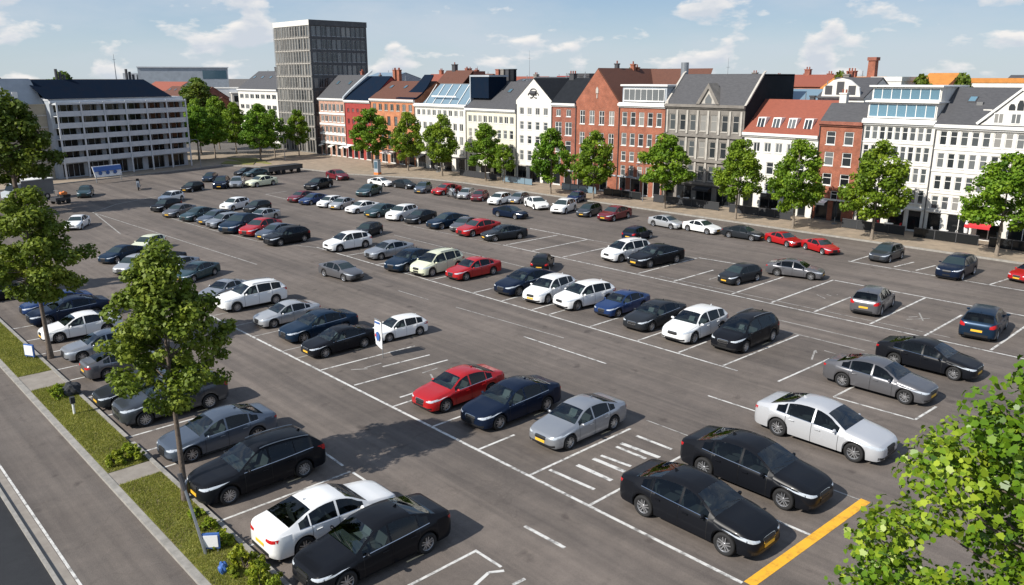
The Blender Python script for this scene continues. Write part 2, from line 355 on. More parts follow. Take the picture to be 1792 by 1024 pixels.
# pavement before the apartment block, with planted plaza beyond
b = MB(); b.prism([(18, 118.2, 0), (34, 122.4, 0), (47, 126.4, 0), (55.4, 128.8, 0), (62.02, 118.0, 0), (65.9, 150, 0), (60, 175, 0), (14, 175, 0)], (0, 0, .12), 'pave'); struct(b.build('pavement'))
kerb('kerb', [(18, 118.1), (34, 122.3), (47, 126.3), (55.4, 128.7), (62.0, 117.9)], .18, .14)
for q in ([(56.2, 130.5), (59.5, 125.6), (61.5, 129), (58.6, 134)], [(62.2, 124.5), (64.5, 135), (61, 139), (60.5, 131)]):
    b = MB(); b.prism([(x, y, .12) for x, y in q], (0, 0, .1), 'turf'); struct(b.build('lawn'))
rect('car_park_surface', -2, 70.0, 124.003, 150, 0.004, 'asphalt')
rect('car_park_surface', 8.0, 8.897, 96, 124, 0.004, 'asphalt')

# ------------------------------------------------------------------ markings
def line(x0, y0, x1, y1, w_=.10, m='line', z=.008, seg=None, mb=None):
    d = Vector((x1 - x0, y1 - y0)); l_ = d.length; d.normalize(); n = Vector((-d.y, d.x)) * w_ / 2
    mb.poly([(x0 - n.x, y0 - n.y, z), (x1 - n.x, y1 - n.y, z), (x1 + n.x, y1 + n.y, z), (x0 + n.x, y0 + n.y, z)], m)
def marking(segs, w_=.10, m='line', z=.008):
    b = MB()
    for s in segs: line(*s, w_, m, z, mb=b)
    return struct(b.build('road_marking'))
marking([(18.42, 9.95, 18.42, 47.2)], .13)
marking([(18.5, 47.2, 18.8, 62)], .10, 'faint')
marking([(8.95, y, 13.85, y) for y in (16.40, 21.41, 23.42, 28.45, 30.3, 32.05, 34.9, 37.6, 40.5, 42.5, 45.6, 48.6, 51.6)], .10)
marking([(13.9, 16.45, 13.9, 15.25), (13.88, 23.3, 13.88, 22.2), (13.95, 25.44, 13.9, 24.0)], .10)
marking([(12.67, 15.1, 13.45, 15.3), (13.45, 15.3, 13.84, 15.06), (13.56, 14.39, 14.02, 14.36), (11.9, 14.5, 12.6, 14.9)], .11)
marking([(18.49, y, 24.3, y) for y in (18.7, 15.8)], .11)
marking([(18.49, y, 20.4, y) for y in (21.55, 24.45, 27.3)] + [(19.3, 27.95, 20.6, 27.95)], .11)
marking([(18.49, 33.5, 24.1, 33.3), (18.6, 30.64, 24.0, 30.35), (21.0, 31.8, 23.8, 31.6)], .11)
marking([(18.49, y, 20.2, y) for y in (35.9, 37.4, 40.8, 43.4, 46.3)], .10, 'faint')
marking([(19.3, 18.5, 19.4, 16.4), (21.56, 17.95, 21.7, 16.6), (22.58, 18.03, 22.6, 16.6), (23.94, 18.1, 23.97, 16.4)], .15, 'line')
marking([(20.32, 18.05, 20.34, 16.4), (21.15, 17.98, 21.2, 16.5), (22.95, 18.1, 23.05, 16.3)], .2, 'line')
marking([(25.45, 18.75, 25.5, 9.6)], .07, 'faint')
marking([(22.2, 15.0, 22.2, 9.7), (25.5, 15.7, 25.45, 12)], .12)
marking([(15.96, 16.38, 16.0, 14.65)], .13)
marking([(15.94, 16.2, 16.05, 14.85)], .05, 'line', .0085)
marking([(29.5, 30.4, 29.5, 24.4), (29.66, 18.5, 29.66, 12.6)], .10)
marking([(30.5, 37.6, 30.95, 28.7), (30.2, 43.4, 30.3, 40.2)], .08, 'faint')
marking([(33.68, 14.5, 33.78, 11.0), (33.68, 14.5, 35.8, 14.45), (33.78, 11.0, 35.9, 10.9)], .11)
marking([(33.45, 19.3, 33.5, 60)], .11)
marking([(30.0, 85.5, 30.2, 76), (30.2, 76, 31.0, 66)], .14, 'faint')
marking([(31.0, 66, 33.4, 60)], .10, 'faint')
marking([(33.6, y, 36.2, y) for y in (22.9, 25.6, 29.1, 32.45, 33.9, 36.7, 39.5, 44.3, 47.2, 51.0)], .11)
marking([(33.6, 20.2, 40.95, 20.0), (33.6, 17.2, 38.5, 17.0), (33.6, 55.4, 39, 55.2)], .11)
marking([(41.05, 21, 41.0, 16.3), (42.8, 24, 42.8, 15.0), (41.5, 60, 41.2, 34)], .11, 'faint')
marking([(45.75, 49.8, 45.75, 9.5)], .12)
marking([(46.5, 33.8, 46.7, 14)], .08, 'faint')
marking([(45.4, 64, 45.7, 50)], .10, 'faint')
marking([(46.0, y, x, y) for y, x in ((49.65, 52.4), (46.4, 53.0), (42.95, 51.3), (35.3, 53.6), (32.1, 51.0), (27.4, 52.9), (24.5, 54.6), (21.6, 51.0), (18.15, 54.5), (15.1, 51.9), (11.75, 54.4))], .13)
marking([(54.6, 24.4, 54.45, 9.5), (53.8, 35.3, 54.2, 30.4), (52.95, 53.8, 52.95, 45.7)], .13)
marking([(53.0, 45.7, 53.6, 35.4)], .09, 'faint')
marking([(61.4, 26.5, 61.1, 9), (61.5, 26.3, 64.6, 26.2), (62.0, 23.2, 64.8, 22.8), (62.0, 21.6, 64.8, 21.2), (61.2, 16.4, 64.4, 16.0)], .13)
marking([(29.2, 97.2, 34.7, 100.2), (25.3, 92.7, 29.2, 97.2), (25.26, 92.7, 26.8, 57.4)], .11, 'faint')
marking([(25.3, 92.3, 23.3, 77.7)], .12, 'faint')
marking([(44.2, 101.2, 49.0, 106.5), (45.3, 92.9, 48.5, 93.6), (45.3, 92.9, 45.1, 87)], .14, 'faint')
marking([(18.5, 9.78, 25.6, 9.52)], .34, 'yline', .012)
# worn paint scribbles inside some bays
rs = random.Random(5)
for cx_, cy_ in ((38.6, 17.6), (50.4, 22.9), (49.5, 16.6), (22.5, 29.2), (20.6, 32.3), (49.2, 30.3)):
    marking([(cx_ + rs.uniform(-1, 1), cy_ + rs.uniform(-.6, .6), cx_ + rs.uniform(-1, 1), cy_ + rs.uniform(-.6, .6)) for _ in range(3)], .09, 'faint', .009)

# grass blades standing on the verge (one object of ground cover)
def blades(name, rects, n, z, h, m):
    rg = np.random.default_rng(3)
    A = np.array([(r[1] - r[0]) * (r[3] - r[2]) for r in rects]); k = rg.choice(len(rects), n, p=A / A.sum()); Rr = np.array(rects)[k]
    px = rg.uniform(Rr[:, 0], Rr[:, 1]); py = rg.uniform(Rr[:, 2], Rr[:, 3])
    a = rg.uniform(0, 6.283, n); hh = h * rg.uniform(.4, 1.3, n); ww = .009
    lean = rg.normal(0, .45, (n, 2)) * hh[:, None]
    v = np.zeros((n, 3, 3))
    v[:, 0] = np.stack([px - np.cos(a) * ww, py - np.sin(a) * ww, np.full(n, z)], 1)
    v[:, 1] = np.stack([px + np.cos(a) * ww, py + np.sin(a) * ww, np.full(n, z)], 1)
    v[:, 2] = np.stack([px + lean[:, 0], py + lean[:, 1], z + hh], 1)
    return npmesh(name, v.reshape(-1, 3), np.arange(n * 3).reshape(n, 3), M[m], rg.random(n))
def npmesh(name, V, Fc, m, rnd=None):
    me = bpy.data.meshes.new(name); nv = len(V); nf, k = Fc.shape
    me.vertices.add(nv); me.vertices.foreach_set('co', V.astype(np.float32).ravel())
    me.loops.add(nf * k); me.loops.foreach_set('vertex_index', Fc.astype(np.int32).ravel())
    me.polygons.add(nf); me.polygons.foreach_set('loop_start', np.arange(0, nf * k, k, dtype=np.int32))
    me.update(calc_edges=True); me.materials.append(m)
    if rnd is not None:
        at = me.attributes.new('leaf_rnd', 'FLOAT', 'FACE'); at.data.foreach_set('value', rnd.astype(np.float32))
    me.validate(); return me
gr = link('grass', blades('grass', [(7.26, 8.7, 16, 28.0), (7.26, 8.7, 29.2, 40.0), (7.26, 8.7, 42.4, 56.0)], 110000, .1, .065, 'grassblade')); struct(gr, 'stuff')
# ------------------------------------------------------------------ cars
def interp(tab, u):
    xs = [a for a, _ in tab]; ys = [c for _, c in tab]
    if u <= xs[0]: return ys[0]
    for i in range(len(xs) - 1):
        if u <= xs[i + 1]:
            t = (u - xs[i]) / (xs[i + 1] - xs[i])
            h = xs[i + 1] - xs[i]; m0 = (ys[i + 1] - ys[max(i - 1, 0)]) / max(xs[i + 1] - xs[max(i - 1, 0)], 1e-6); j = min(i + 2, len(xs) - 1)
            m1 = (ys[j] - ys[i]) / max(xs[j] - xs[i], 1e-6); s = (ys[i + 1] - ys[i]) / h
            if s == 0: m0 = m1 = 0
            else:
                m0 = 0 if m0 * s < 0 else math.copysign(min(abs(m0), 2.2 * abs(s)), s); m1 = 0 if m1 * s < 0 else math.copysign(min(abs(m1), 2.2 * abs(s)), s)
            return (2*t**3 - 3*t*t + 1)*ys[i] + (t**3 - 2*t*t + t)*h*m0 + (-2*t**3 + 3*t*t)*ys[i+1] + (t**3 - t*t)*h*m1
    return ys[-1]
# u: 0 nose .. 1 tail.  ws = windscreen (base, top), rg = rear glass (top, base), doors = (front edge, mid, rear edge)
CT = {
 'sedan': dict(L=4.7, W=1.85, top=[(0,.58),(.012,.67),(.05,.76),(.14,.865),(.27,.97),(.33,1.135),(.42,1.35),(.49,1.435),(.57,1.455),(.66,1.415),(.76,1.285),(.86,1.12),(.93,1.055),(.975,1.01),(.992,.89),(1,.76)],
   belt=[(0,.54),(.02,.62),(.08,.70),(.2,.775),(.3,.84),(.6,.895),(.85,.95),(.95,.94),(.99,.85),(1,.72)], ws=(.27,.42), rg=(.69,.865), win=(.31,.80), doors=(.305,.51,.715), q=.715, wh=(.185,.775)),
 'coupe': dict(L=4.4, W=1.86, top=[(0,.55),(.012,.62),(.05,.70),(.14,.78),(.30,.89),(.37,1.06),(.46,1.27),(.54,1.335),(.62,1.325),(.72,1.24),(.83,1.07),(.90,.99),(.96,.97),(.985,.90),(1,.72)],
   belt=[(0,.50),(.02,.57),(.08,.65),(.2,.76),(.3,.82),(.6,.85),(.85,.90),(.95,.90),(.99,.82),(1,.68)], ws=(.30,.46), rg=(.66,.86), win=(.345,.76), doors=(.33,.62,.62), q=.62, wh=(.19,.79)),
 'hatch': dict(L=4.2, W=1.80, top=[(0,.62),(.012,.70),(.05,.79),(.13,.87),(.255,.98),(.31,1.15),(.41,1.41),(.48,1.49),(.60,1.50),(.75,1.46),(.865,1.37),(.92,1.20),(.965,1.03),(.988,.92),(1,.76)],
   belt=[(0,.56),(.02,.64),(.08,.72),(.2,.82),(.3,.885),(.6,.93),(.85,.98),(.95,.98),(.985,.88),(1,.70)], ws=(.255,.41), rg=(.865,.965), win=(.295,.87), doors=(.30,.53,.75), q=.75, wh=(.195,.80)),
 'mpv': dict(L=4.4, W=1.83, top=[(0,.64),(.012,.72),(.05,.82),(.11,.91),(.20,1.02),(.27,1.23),(.37,1.50),(.44,1.585),(.60,1.60),(.75,1.57),(.88,1.47),(.935,1.25),(.97,1.06),(.99,.93),(1,.76)],
   belt=[(0,.56),(.02,.66),(.08,.75),(.2,.87),(.3,.92),(.6,.95),(.85,.99),(.95,.99),(.985,.88),(1,.70)], ws=(.20,.37), rg=(.88,.97), win=(.245,.885), doors=(.28,.53,.76), q=.76, wh=(.19,.80)),
 'suv': dict(L=4.6, W=1.90, top=[(0,.72),(.012,.82),(.05,.92),(.13,1.0),(.27,1.09),(.33,1.27),(.42,1.53),(.49,1.62),(.62,1.63),(.76,1.59),(.885,1.50),(.93,1.32),(.967,1.14),(.988,1.0),(1,.82)],
   belt=[(0,.62),(.02,.74),(.08,.83),(.2,.94),(.3,.99),(.6,1.03),(.85,1.09),(.95,1.09),(.985,.98),(1,.76)], ws=(.27,.42), rg=(.885,.967), win=(.31,.885), doors=(.305,.525,.735), q=.735, wh=(.185,.785)),
 'wagon': dict(L=4.7, W=1.87, top=[(0,.66),(.012,.75),(.05,.84),(.13,.92),(.28,1.02),(.335,1.19),(.43,1.45),(.50,1.54),(.62,1.55),(.76,1.51),(.875,1.42),(.925,1.25),(.965,1.08),(.988,.96),(1,.78)],
   belt=[(0,.58),(.02,.68),(.08,.77),(.2,.88),(.3,.93),(.6,.97),(.85,1.02),(.95,1.02),(.985,.92),(1,.72)], ws=(.28,.43), rg=(.875,.965), win=(.32,.875), doors=(.31,.52,.72), q=.72, wh=(.185,.78)),
}
WR = .335
def tyre_mesh():
    b = MB(); n = 28
    prof = [(.22, -.10), (.30, -.105), (.325, -.09), (.335, -.05), (.335, .05), (.325, .09), (.30, .105), (.235, .10), (.22, .085)]
    rings = []
    for k in range(n):
        a = 2 * math.pi * k / n; rings.append(len(b.v)); b.v += [(r * math.cos(a), y, r * math.sin(a)) for r, y in prof]
    mi = b.mi('tyre')
    for k in range(n):
        for q in range(len(prof) - 1):
            b.f.append([rings[k] + q, rings[(k + 1) % n] + q, rings[(k + 1) % n] + q + 1, rings[k] + q + 1]); b.m.append(mi)
    return b.mesh('tyre', 50)
def rim_mesh(spokes=5, m='rim'):
    b = MB(); n = 28
    for r0, r1, y0, y1 in ((.215, .235, .075, .098), (.20, .215, .03, .075)):
        i = len(b.v)
        for k in range(n):
            a = 2 * math.pi * k / n; c, s = math.cos(a), math.sin(a); b.v += [(r0 * c, y0, r0 * s), (r1 * c, y1, r1 * s)]
        for k in range(n): b.f.append([i + 2 * k, i + 2 * ((k + 1) % n), i + 2 * ((k + 1) % n) + 1, i + 2 * k + 1]); b.m.append(b.mi(m))
    b.prism([(.2 * math.cos(2 * math.pi * k / n), .03, .2 * math.sin(2 * math.pi * k / n)) for k in range(n)], (0, -.02, 0), 'trimblack')
    for k in range(spokes):
        a = 2 * math.pi * k / spokes + .3
        c, s = math.cos(a), math.sin(a)
        def P(r, t, y): return (r * c - t * s, y, r * s + t * c)
        for sg in (-1, 1):
            o = .022 * sg
            b.prism([P(.03, o - .018, .07), P(.03, o + .018, .07), P(.212, o * 2.1 + .013, .082), P(.212, o * 2.1 - .013, .082)], (0, -.03, 0), m)
    b.prism([(.05 * math.cos(2 * math.pi * k / 12), .078, .05 * math.sin(2 * math.pi * k / 12)) for k in range(12)], (0, -.03, 0), m)
    return b.mesh('rim')
TYRE = tyre_mesh(); RIM = rim_mesh(5); RIM2 = rim_mesh(7)
def wheel_simple():
    b = MB(); n = 18
    for r0, y0, r1, y1, m in ((.335, -.09, .335, .08, 'tyre'), (.335, .08, .30, .105, 'tyre'), (.30, .105, .235, .10, 'tyre'), (.235, .10, .20, .06, 'rim'), (.20, .06, .0, .05, 'trimblack')):
        i = len(b.v)
        for k in range(n):
            a = 2 * math.pi * k / n; c, s = math.cos(a), math.sin(a); b.v += [(r0 * c, y0, r0 * s), (r1 * c, y1, r1 * s)]
        for k in range(n): b.f.append([i + 2 * k, i + 2 * ((k + 1) % n), i + 2 * ((k + 1) % n) + 1, i + 2 * k + 1]); b.m.append(b.mi(m))
    for k in range(5):
        a = 2 * math.pi * k / 5; c, s = math.cos(a), math.sin(a)
        def P(r, t, y): return (r * c - t * s, y, r * s + t * c)
        b.prism([P(.0, -.03, .07), P(.0, .03, .07), P(.21, .025, .08), P(.21, -.025, .08)], (0, -.02, 0), 'rim')
    return b.mesh('wheel')
WSIMPLE = wheel_simple()
FR = [0, .05, .30, .55, .84, 1]
def make_type(tn, detail):
    T = CT[tn]; Lc, W = T['L'], T['W']; hw = W / 2
    sill = .19 if tn not in ('suv',) else .24
    Ra = .385; wz = WR
    us = set([0, .006, .015, .03, .05, .08, .115, .15, 1, .994, .985, .97, .95, .92])
    for a, c in (T['ws'], T['rg']):
        for k in range(5): us.add(a + (c - a) * k / 4)
    for u in (T['win'][0], T['win'][1], *T['doors'], T['q']): us.add(u)
    for u in (.47, .52, .58, .64): us.add(u)
    bp = [T['doors'][1] - .008, T['doors'][1] + .008]
    us.update(bp)
    if T['q'] not in T['doors'][:2]: us.update([T['q'] + .01])
    for wu in T['wh']:
        for k in range(-6, 7): us.add(wu + math.sin(k / 6 * math.pi / 2) * Ra / Lc)
        us.add(wu - Ra / Lc - .0025); us.add(wu + Ra / Lc + .0025)
    us = sorted(us); q = [us[0]]
    keep = set([0, 1, *T['ws'], *T['rg'], *T['win'], *T['doors'], T['q'], T['q'] + .01, *bp])
    for u in us[1:]:
        if u - q[-1] < .0022 and u not in keep: continue
        if u - q[-1] < .0012 and q[-1] not in keep: q[-1] = u
        elif u - q[-1] > 1e-6: q.append(u)
    us = q
    def width(u):
        return hw * min(interp([(0,.54),(.006,.66),(.02,.78),(.045,.88),(.09,.95),(.17,.985),(.3,1),(1,1)], u), interp([(0,1),(.7,1),(.86,.985),(.93,.955),(.965,.91),(.985,.83),(.995,.72),(1,.62)], u))
    V = []; nc = 11
    for u in us:
        x = Lc / 2 - u * Lc; wd = width(u); zt = interp(T['top'], u); zb = min(interp(T['belt'], u), zt - .015)
        zl = sill + .06 * max(0, 1 - u / .03) + .09 * max(0, 1 - (1 - u) / .05)
        for wu in T['wh']:
            d = (u - wu) * Lc
            if abs(d) < Ra + 1e-6: zl = max(zl, wz + math.sqrt(max(0, Ra * Ra - d * d)))
        h = max(zt - zb - .02, .0); tum = .50
        y6 = wd * .915; y7 = y6 - tum * h * .84; cab = min(h / .35, 1)
        y8 = y7 - (.035 + .03 * cab); y9 = y8 * .62
        endf = min(1, min(u, 1 - u) / .01)
        pts = [(wd * .86, zl), (wd * .965, zl + (zb - zl) * FR[1] + .0), (wd * 1.0, zl + (zb - zl) * FR[2]), (wd * .995, zl + (zb - zl) * FR[3]), (wd * .975, zl + (zb - zl) * FR[4]), (wd * .945, zb),
               (y6, zb + .02 * (1 if h > .0 else 0)), (y7, zb + .02 + h * (.84 if cab == 1 else .7)), (y8, zb + .02 + h * .935), (y9, zb + .02 + h * .985), (0, zb + .02 + h)]
        V.append([(x, yy, zz) for yy, zz in pts])
    ns = len(us)
    parts = {}
    def put(name, quad):
        parts.setdefault(name, []).append(quad)
    def um(i): return (us[i] + us[i + 1]) / 2
    for i in range(ns - 1):
        u = um(i)
        arch = any(abs((u - wu) * Lc) < Ra for wu in T['wh'])
        for j in range(nc - 1):
            nm = 'body'
            if j in (8, 9) and T['ws'][0] < u < T['ws'][1]: nm = 'windscreen'
            elif j in (8, 9) and T['rg'][0] < u < T['rg'][1]: nm = 'rear_window'
            elif j == 6 and T['win'][0] < u < T['win'][1] and not (bp[0] < u < bp[1]):
                if u < T['doors'][1]: nm = 'side_window_f'
                elif T['q'] != T['doors'][1] and T['q'] < u < T['q'] + .01: nm = 'body'
                else: nm = 'side_window_r'
            elif False: pass
            elif detail and j == 0 and not arch and .1 < u < .9: nm = 'sill_trim'
            elif detail and 1 <= j <= 5 and T['doors'][0] < u < T['doors'][1]: nm = 'door_f'
            elif detail and 1 <= j <= 5 and T['doors'][1] < u < T['doors'][2] and tn != 'coupe': nm = 'door_r'
            elif detail and 6 <= j and .03 < u < T['ws'][0]: nm = 'bonnet'
            for sg in (1, -1):
                qd = [(V[i + a][j + c][0], V[i + a][j + c][1] * sg, V[i + a][j + c][2]) for a, c in ((0, 0), (1, 0), (1, 1), (0, 1))]
                if sg == -1: qd = qd[::-1]
                side = '' if nm in ('body', 'windscreen', 'rear_window', 'bonnet') else ('L' if sg == 1 else 'R')
                put(nm + '|' + side, qd)
    def wmesh(name, quads, m, smooth=40, flip=False):
        vm = {}; vs = []; fs = []
        for qd in quads:
            idx = []
            for p in qd:
                k = (round(p[0], 4), round(p[1], 4), round(p[2], 4))
                if k not in vm: vm[k] = len(vs); vs.append(p)
                if vm[k] not in idx: idx.append(vm[k])
            if len(idx) >= 3: fs.append(idx)
        me = bpy.data.meshes.new(name); me.from_pydata(vs, [], fs); me.materials.append(m)
        me.polygons.foreach_set('use_smooth', [True] * len(fs)); me.set_sharp_from_angle(angle=R_(smooth)); me.update()
        return me
    # end caps
    for i, dirn in ((0, 1), (ns - 1, -1)):
        for j in range(5):
            a, c = V[i][j], V[i][j + 1]
            qd = [(a[0], -a[1], a[2]), a, c, (c[0], -c[1], c[2])]
            put('body|', qd if dirn == 1 else qd[::-1])
        top = [V[i][j] for j in range(5, 11)]
        for a, c in zip(top[:-1], top[1:]):
            qd = [(a[0], -a[1], a[2]), a, c, (c[0], -c[1], c[2])]
            put('body|', qd if dirn == 1 else qd[::-1])
    allq = [q_ for k_ in parts for q_ in parts[k_]]
    bv = BVHTree.FromPolygons([p for q_ in allq for p in q_], [list(range(4 * i_, 4 * i_ + 4)) for i_ in range(len(allq))])
    def decal(name, lo, hi, front, m, off=.006, nu=9, nv=3, sg=1, frame=None):
        # lo/hi: polylines of (y fraction of half width, z); laid on the bodywork by rays along the car
        b = MB(); G = []
        for i_ in range(nu + 1):
            t = i_ / nu; row = []
            y = interp(lo and [(k_, c_[0]) for k_, c_ in zip([q_ / (len(lo) - 1) for q_ in range(len(lo))], lo)], t) * hw
            z0_ = interp([(q_ / (len(lo) - 1), c_[1]) for q_, c_ in enumerate(lo)], t); z1_ = interp([(q_ / (len(hi) - 1), c_[1]) for q_, c_ in enumerate(hi)], t)
            for j_ in range(nv + 1):
                z = z0_ + (z1_ - z0_) * j_ / nv
                dx = -1 if front else 1
                h_ = bv.ray_cast(Vector((-dx * 4, y * sg, z)), Vector((dx, 0, 0)))
                x_ = h_[0].x if h_[0] else None
                row.append((x_, y * sg, z, h_[1]))
            G.append(row)
        for i_ in range(nu):
            for j_ in range(nv):
                c4 = [G[i_][j_], G[i_ + 1][j_], G[i_ + 1][j_ + 1], G[i_][j_ + 1]]
                if any(c_[0] is None for c_ in c4): continue
                if max(c_[0] for c_ in c4) - min(c_[0] for c_ in c4) > .28: continue
                b.poly([(c_[0] + (off if front else -off), c_[1] + sg * off * .8, c_[2] + off * .5) for c_ in c4], m)
        return b.mesh(name, 50)
    P = []   # (name, mesh, parent index or -1, paint?, loc, rz)
    paint = PM['black']; glass = M['clearside'] if detail else M['carglass']
    P.append(('body', wmesh('body', parts['body|'], paint), -1, True, None, 0))
    P.append(('windscreen', wmesh('windscreen', parts['windscreen|'], M['clearshield'] if detail else M['shield']), -1, False, None, 0))
    P.append(('rear_window', wmesh('rear_window', parts['rear_window|'], glass), -1, False, None, 0))
    if detail: P.append(('bonnet', wmesh('bonnet', parts['bonnet|'], paint), -1, True, None, 0))
    for sd in 'LR':
        dn = {}
        for k in ('door_f', 'door_r'):
            if k + '|' + sd in parts:
                # paint plus a thin dark shut line round the edge
                quads = parts[k + '|' + sd]; me = wmesh('door', quads, paint)
                xs = [p[0] for q_ in quads for p in q_]; x0, x1 = min(xs), max(xs)
                me.materials.append(M['trimblack'])
                bm = bmesh.new(); bm.from_mesh(me)
                for xe in (x0, x1):
                    prof = sorted({(round(p[2], 4), round(p[1], 4)) for q_ in quads for p in q_ if abs(p[0] - xe) < 1e-4})
                    o = .004 if sd == 'L' else -.004
                    xa, xb = xe - .007, xe + .007
                    vv = [(bm.verts.new((xa, y + o, z)), bm.verts.new((xb, y + o, z))) for z, y in prof]
                    for a, c in zip(vv[:-1], vv[1:]):
                        f = bm.faces.new((a[0], a[1], c[1], c[0])); f.material_index = 1; f.smooth = True
                bm.to_mesh(me); bm.free()
                dn[k] = len(P); P.append(('door', me, -1, True, None, 0))
                xh = x0 + .14; zs = [p for q_ in quads for p in q_ if abs(p[0] - x0) < .2]
                yy = max(abs(p[1]) for p in zs); zz = max(p[2] for p in zs) - .17
                h = MB(); sgn = 1 if sd == 'L' else -1
                h.prism([(xh, sgn * (yy - .012), zz), (xh + .19, sgn * (yy - .012), zz + .004), (xh + .19, sgn * (yy - .012), zz + .03), (xh, sgn * (yy - .012), zz + .026)], (0, sgn * .035, 0), paint)
                P.append(('handle', h.mesh('handle'), dn[k], True, None, 0))
        for k in ('side_window_f', 'side_window_r'):
            if k + '|' + sd in parts: P.append(('side_window', wmesh('side_window', parts[k + '|' + sd], glass), -1, False, None, 0))
        sgn_ = 1 if sd == 'L' else -1; fz = interp(T['top'], .02); rz_ = interp(T['belt'], .97)
        P.append(('headlight', decal('headlight', [(.50, fz - .085), (.75, fz - .10), (.93, fz - .03), (.965, fz + .03)], [(.50, fz - .045), (.75, fz + .0), (.93, fz + .055), (.965, fz + .075)], True, 'lamp', sg=sgn_), -1, False, None, 0))
        if tn in ('sedan', 'coupe'): lo_, hi_ = [(.42, rz_ - .14), (.7, rz_ - .15), (.95, rz_ - .10)], [(.42, rz_ - .06), (.7, rz_ - .03), (.95, rz_ - .01)]
        else: lo_, hi_ = [(.62, rz_ - .20), (.8, rz_ - .20), (.95, rz_ - .14)], [(.62, rz_ - .08), (.8, rz_ + .0), (.95, rz_ + .04)]
        P.append(('taillight', decal('taillight', lo_, hi_, False, 'tail', sg=sgn_), -1, False, None, 0))
        if detail: P.append(('sill_trim', wmesh('sill_trim', parts['sill_trim|' + sd], M['trimblack']), -1, False, None, 0))
    # underbody
    b = MB(); b.box(-Lc * .465, Lc * .465, -hw * .70, hw * .70, .15, .60, 'trimblack')
    for wu in T['wh']:
        xw = Lc / 2 - wu * Lc
        for sg in (-1, 1):
            ring = [(xw + math.cos(t) * Ra * 1.01, sg * hw * .70, WR + math.sin(t) * Ra * 1.01) for t in [k * math.pi / 10 for k in range(11)]]
            for a, c in zip(ring[:-1], ring[1:]): b.poly([a, c, (c[0], sg * hw * .955, c[2]), (a[0], sg * hw * .955, a[2])], 'trimblack')
    P.append(('underbody', b.mesh('underbody'), -1, False, None, 0))
    # grille, plates, bumper intake
    g0 = interp(T['top'], .012); xg = Lc / 2
    if detail: P.append(('grille_surround', decal('grille_surround', [(-.33, g0 - .17), (-.2, g0 - .20), (.2, g0 - .20), (.33, g0 - .17)], [(-.40, g0 - .035), (-.2, g0 - .02), (.2, g0 - .02), (.40, g0 - .035)], True, 'chrome', .006, 10, 2), -1, False, None, 0))
    P.append(('grille', decal('grille', [(-.31, g0 - .16), (-.2, g0 - .188), (.2, g0 - .188), (.31, g0 - .16)], [(-.37, g0 - .045), (-.2, g0 - .032), (.2, g0 - .032), (.37, g0 - .045)], True, 'trimblack', .012, 10, 2), -1, False, None, 0))
    P.append(('bumper_intake', decal('bumper_intake', [(-.80, .27), (-.5, .25), (.5, .25), (.80, .27)], [(-.84, .36), (-.5, .335), (.5, .335), (.84, .36)], True, 'trimblack', .007, 14, 2), -1, False, None, 0))
    b = MB(); b.box(xg - .03, xg + .018, -.26, .26, .365, .47, 'plate'); P.append(('number_plate', b.mesh('number_plate'), -1, 'plate', None, 0))
    b = MB(); b.box(-xg - .014, -xg + .03, -.26, .26, .52, .63, 'plate'); P.append(('number_plate', b.mesh('number_plate'), -1, False, None, 0))
    if detail:
        b = MB(); b.box(-xg - .01, -xg + .05, -hw * .6, hw * .6, .28, .40, 'trimblack'); P.append(('bumper_trim', b.mesh('bumper_trim'), -1, False, None, 0))
    # mirrors
    xm = Lc / 2 - (T['win'][0] + .022) * Lc; zm = interp(T['belt'], T['win'][0]) + .075
    for sg in (-1, 1):
        bm = bmesh.new(); bmesh.ops.create_uvsphere(bm, u_segments=10, v_segments=7, radius=1)
        for v in bm.verts:
            x, y, z = v.co; v.co = (x * .06 if x > -.5 else -.03, y * .105, z * .065)
        for v in bm.verts: v.co += Vector((xm, sg * (hw * .95 + .085), zm))
        bmesh.ops.create_cube(bm, size=1, matrix=Matrix.Translation((xm, sg * (hw * .93 + .0), zm - .04)) @ Matrix.Diagonal((.05, .12, .03, 1)))
        me = bpy.data.meshes.new('mirror'); bm.to_mesh(me); bm.free(); me.materials.append(paint)
        me.polygons.foreach_set('use_smooth', [True] * len(me.polygons)); me.set_sharp_from_angle(angle=R_(40))
        P.append(('mirror', me, -1, True, None, 0))
    if detail:     # seats and dashboard behind the glass
        b = MB(); xs_ = Lc / 2 - T['ws'][0] * Lc; zf = interp(T['top'], T['ws'][0])
        b.prism([(xs_ + .02, -hw * .78, .62), (xs_ + .02, -hw * .78, zf - .07), (xs_ - .45, -hw * .74, zf - .02), (xs_ - .55, -hw * .74, zf - .16), (xs_ - .5, -hw * .74, .62)], (0, hw * 1.5, 0), 'dash'); P.append(('dashboard', b.mesh('dashboard'), -1, False, None, 0))
        rr_ = interp(T['top'], T['doors'][1])
        for xc, ys in ((Lc / 2 - (T['doors'][1] - .01) * Lc, (-.38, .38)), (Lc / 2 - (T['doors'][1] + .185) * Lc, (-.36, .36))):
            for y_ in ys:
                b = MB(); zt_ = rr_ - .42
                b.prism([(xc + .45, y_ - .24, .6), (xc + .5, y_ - .24, .72), (xc + .05, y_ - .24, .70), (xc - .1, y_ - .22, zt_), (xc - .22, y_ - .22, zt_), (xc - .12, y_ - .24, .6)], (0, .47, 0), 'seat')
                b.prism([(xc - .12, y_ - .12, zt_ + .03), (xc - .14, y_ - .12, zt_ + .2), (xc - .23, y_ - .12, zt_ + .2), (xc - .22, y_ - .12, zt_ + .03)], (0, .24, 0), 'seat'); P.append(('car_seat', b.mesh('car_seat', 30), -1, False, None, 0))
        b = MB(); xw_ = xs_ - .62
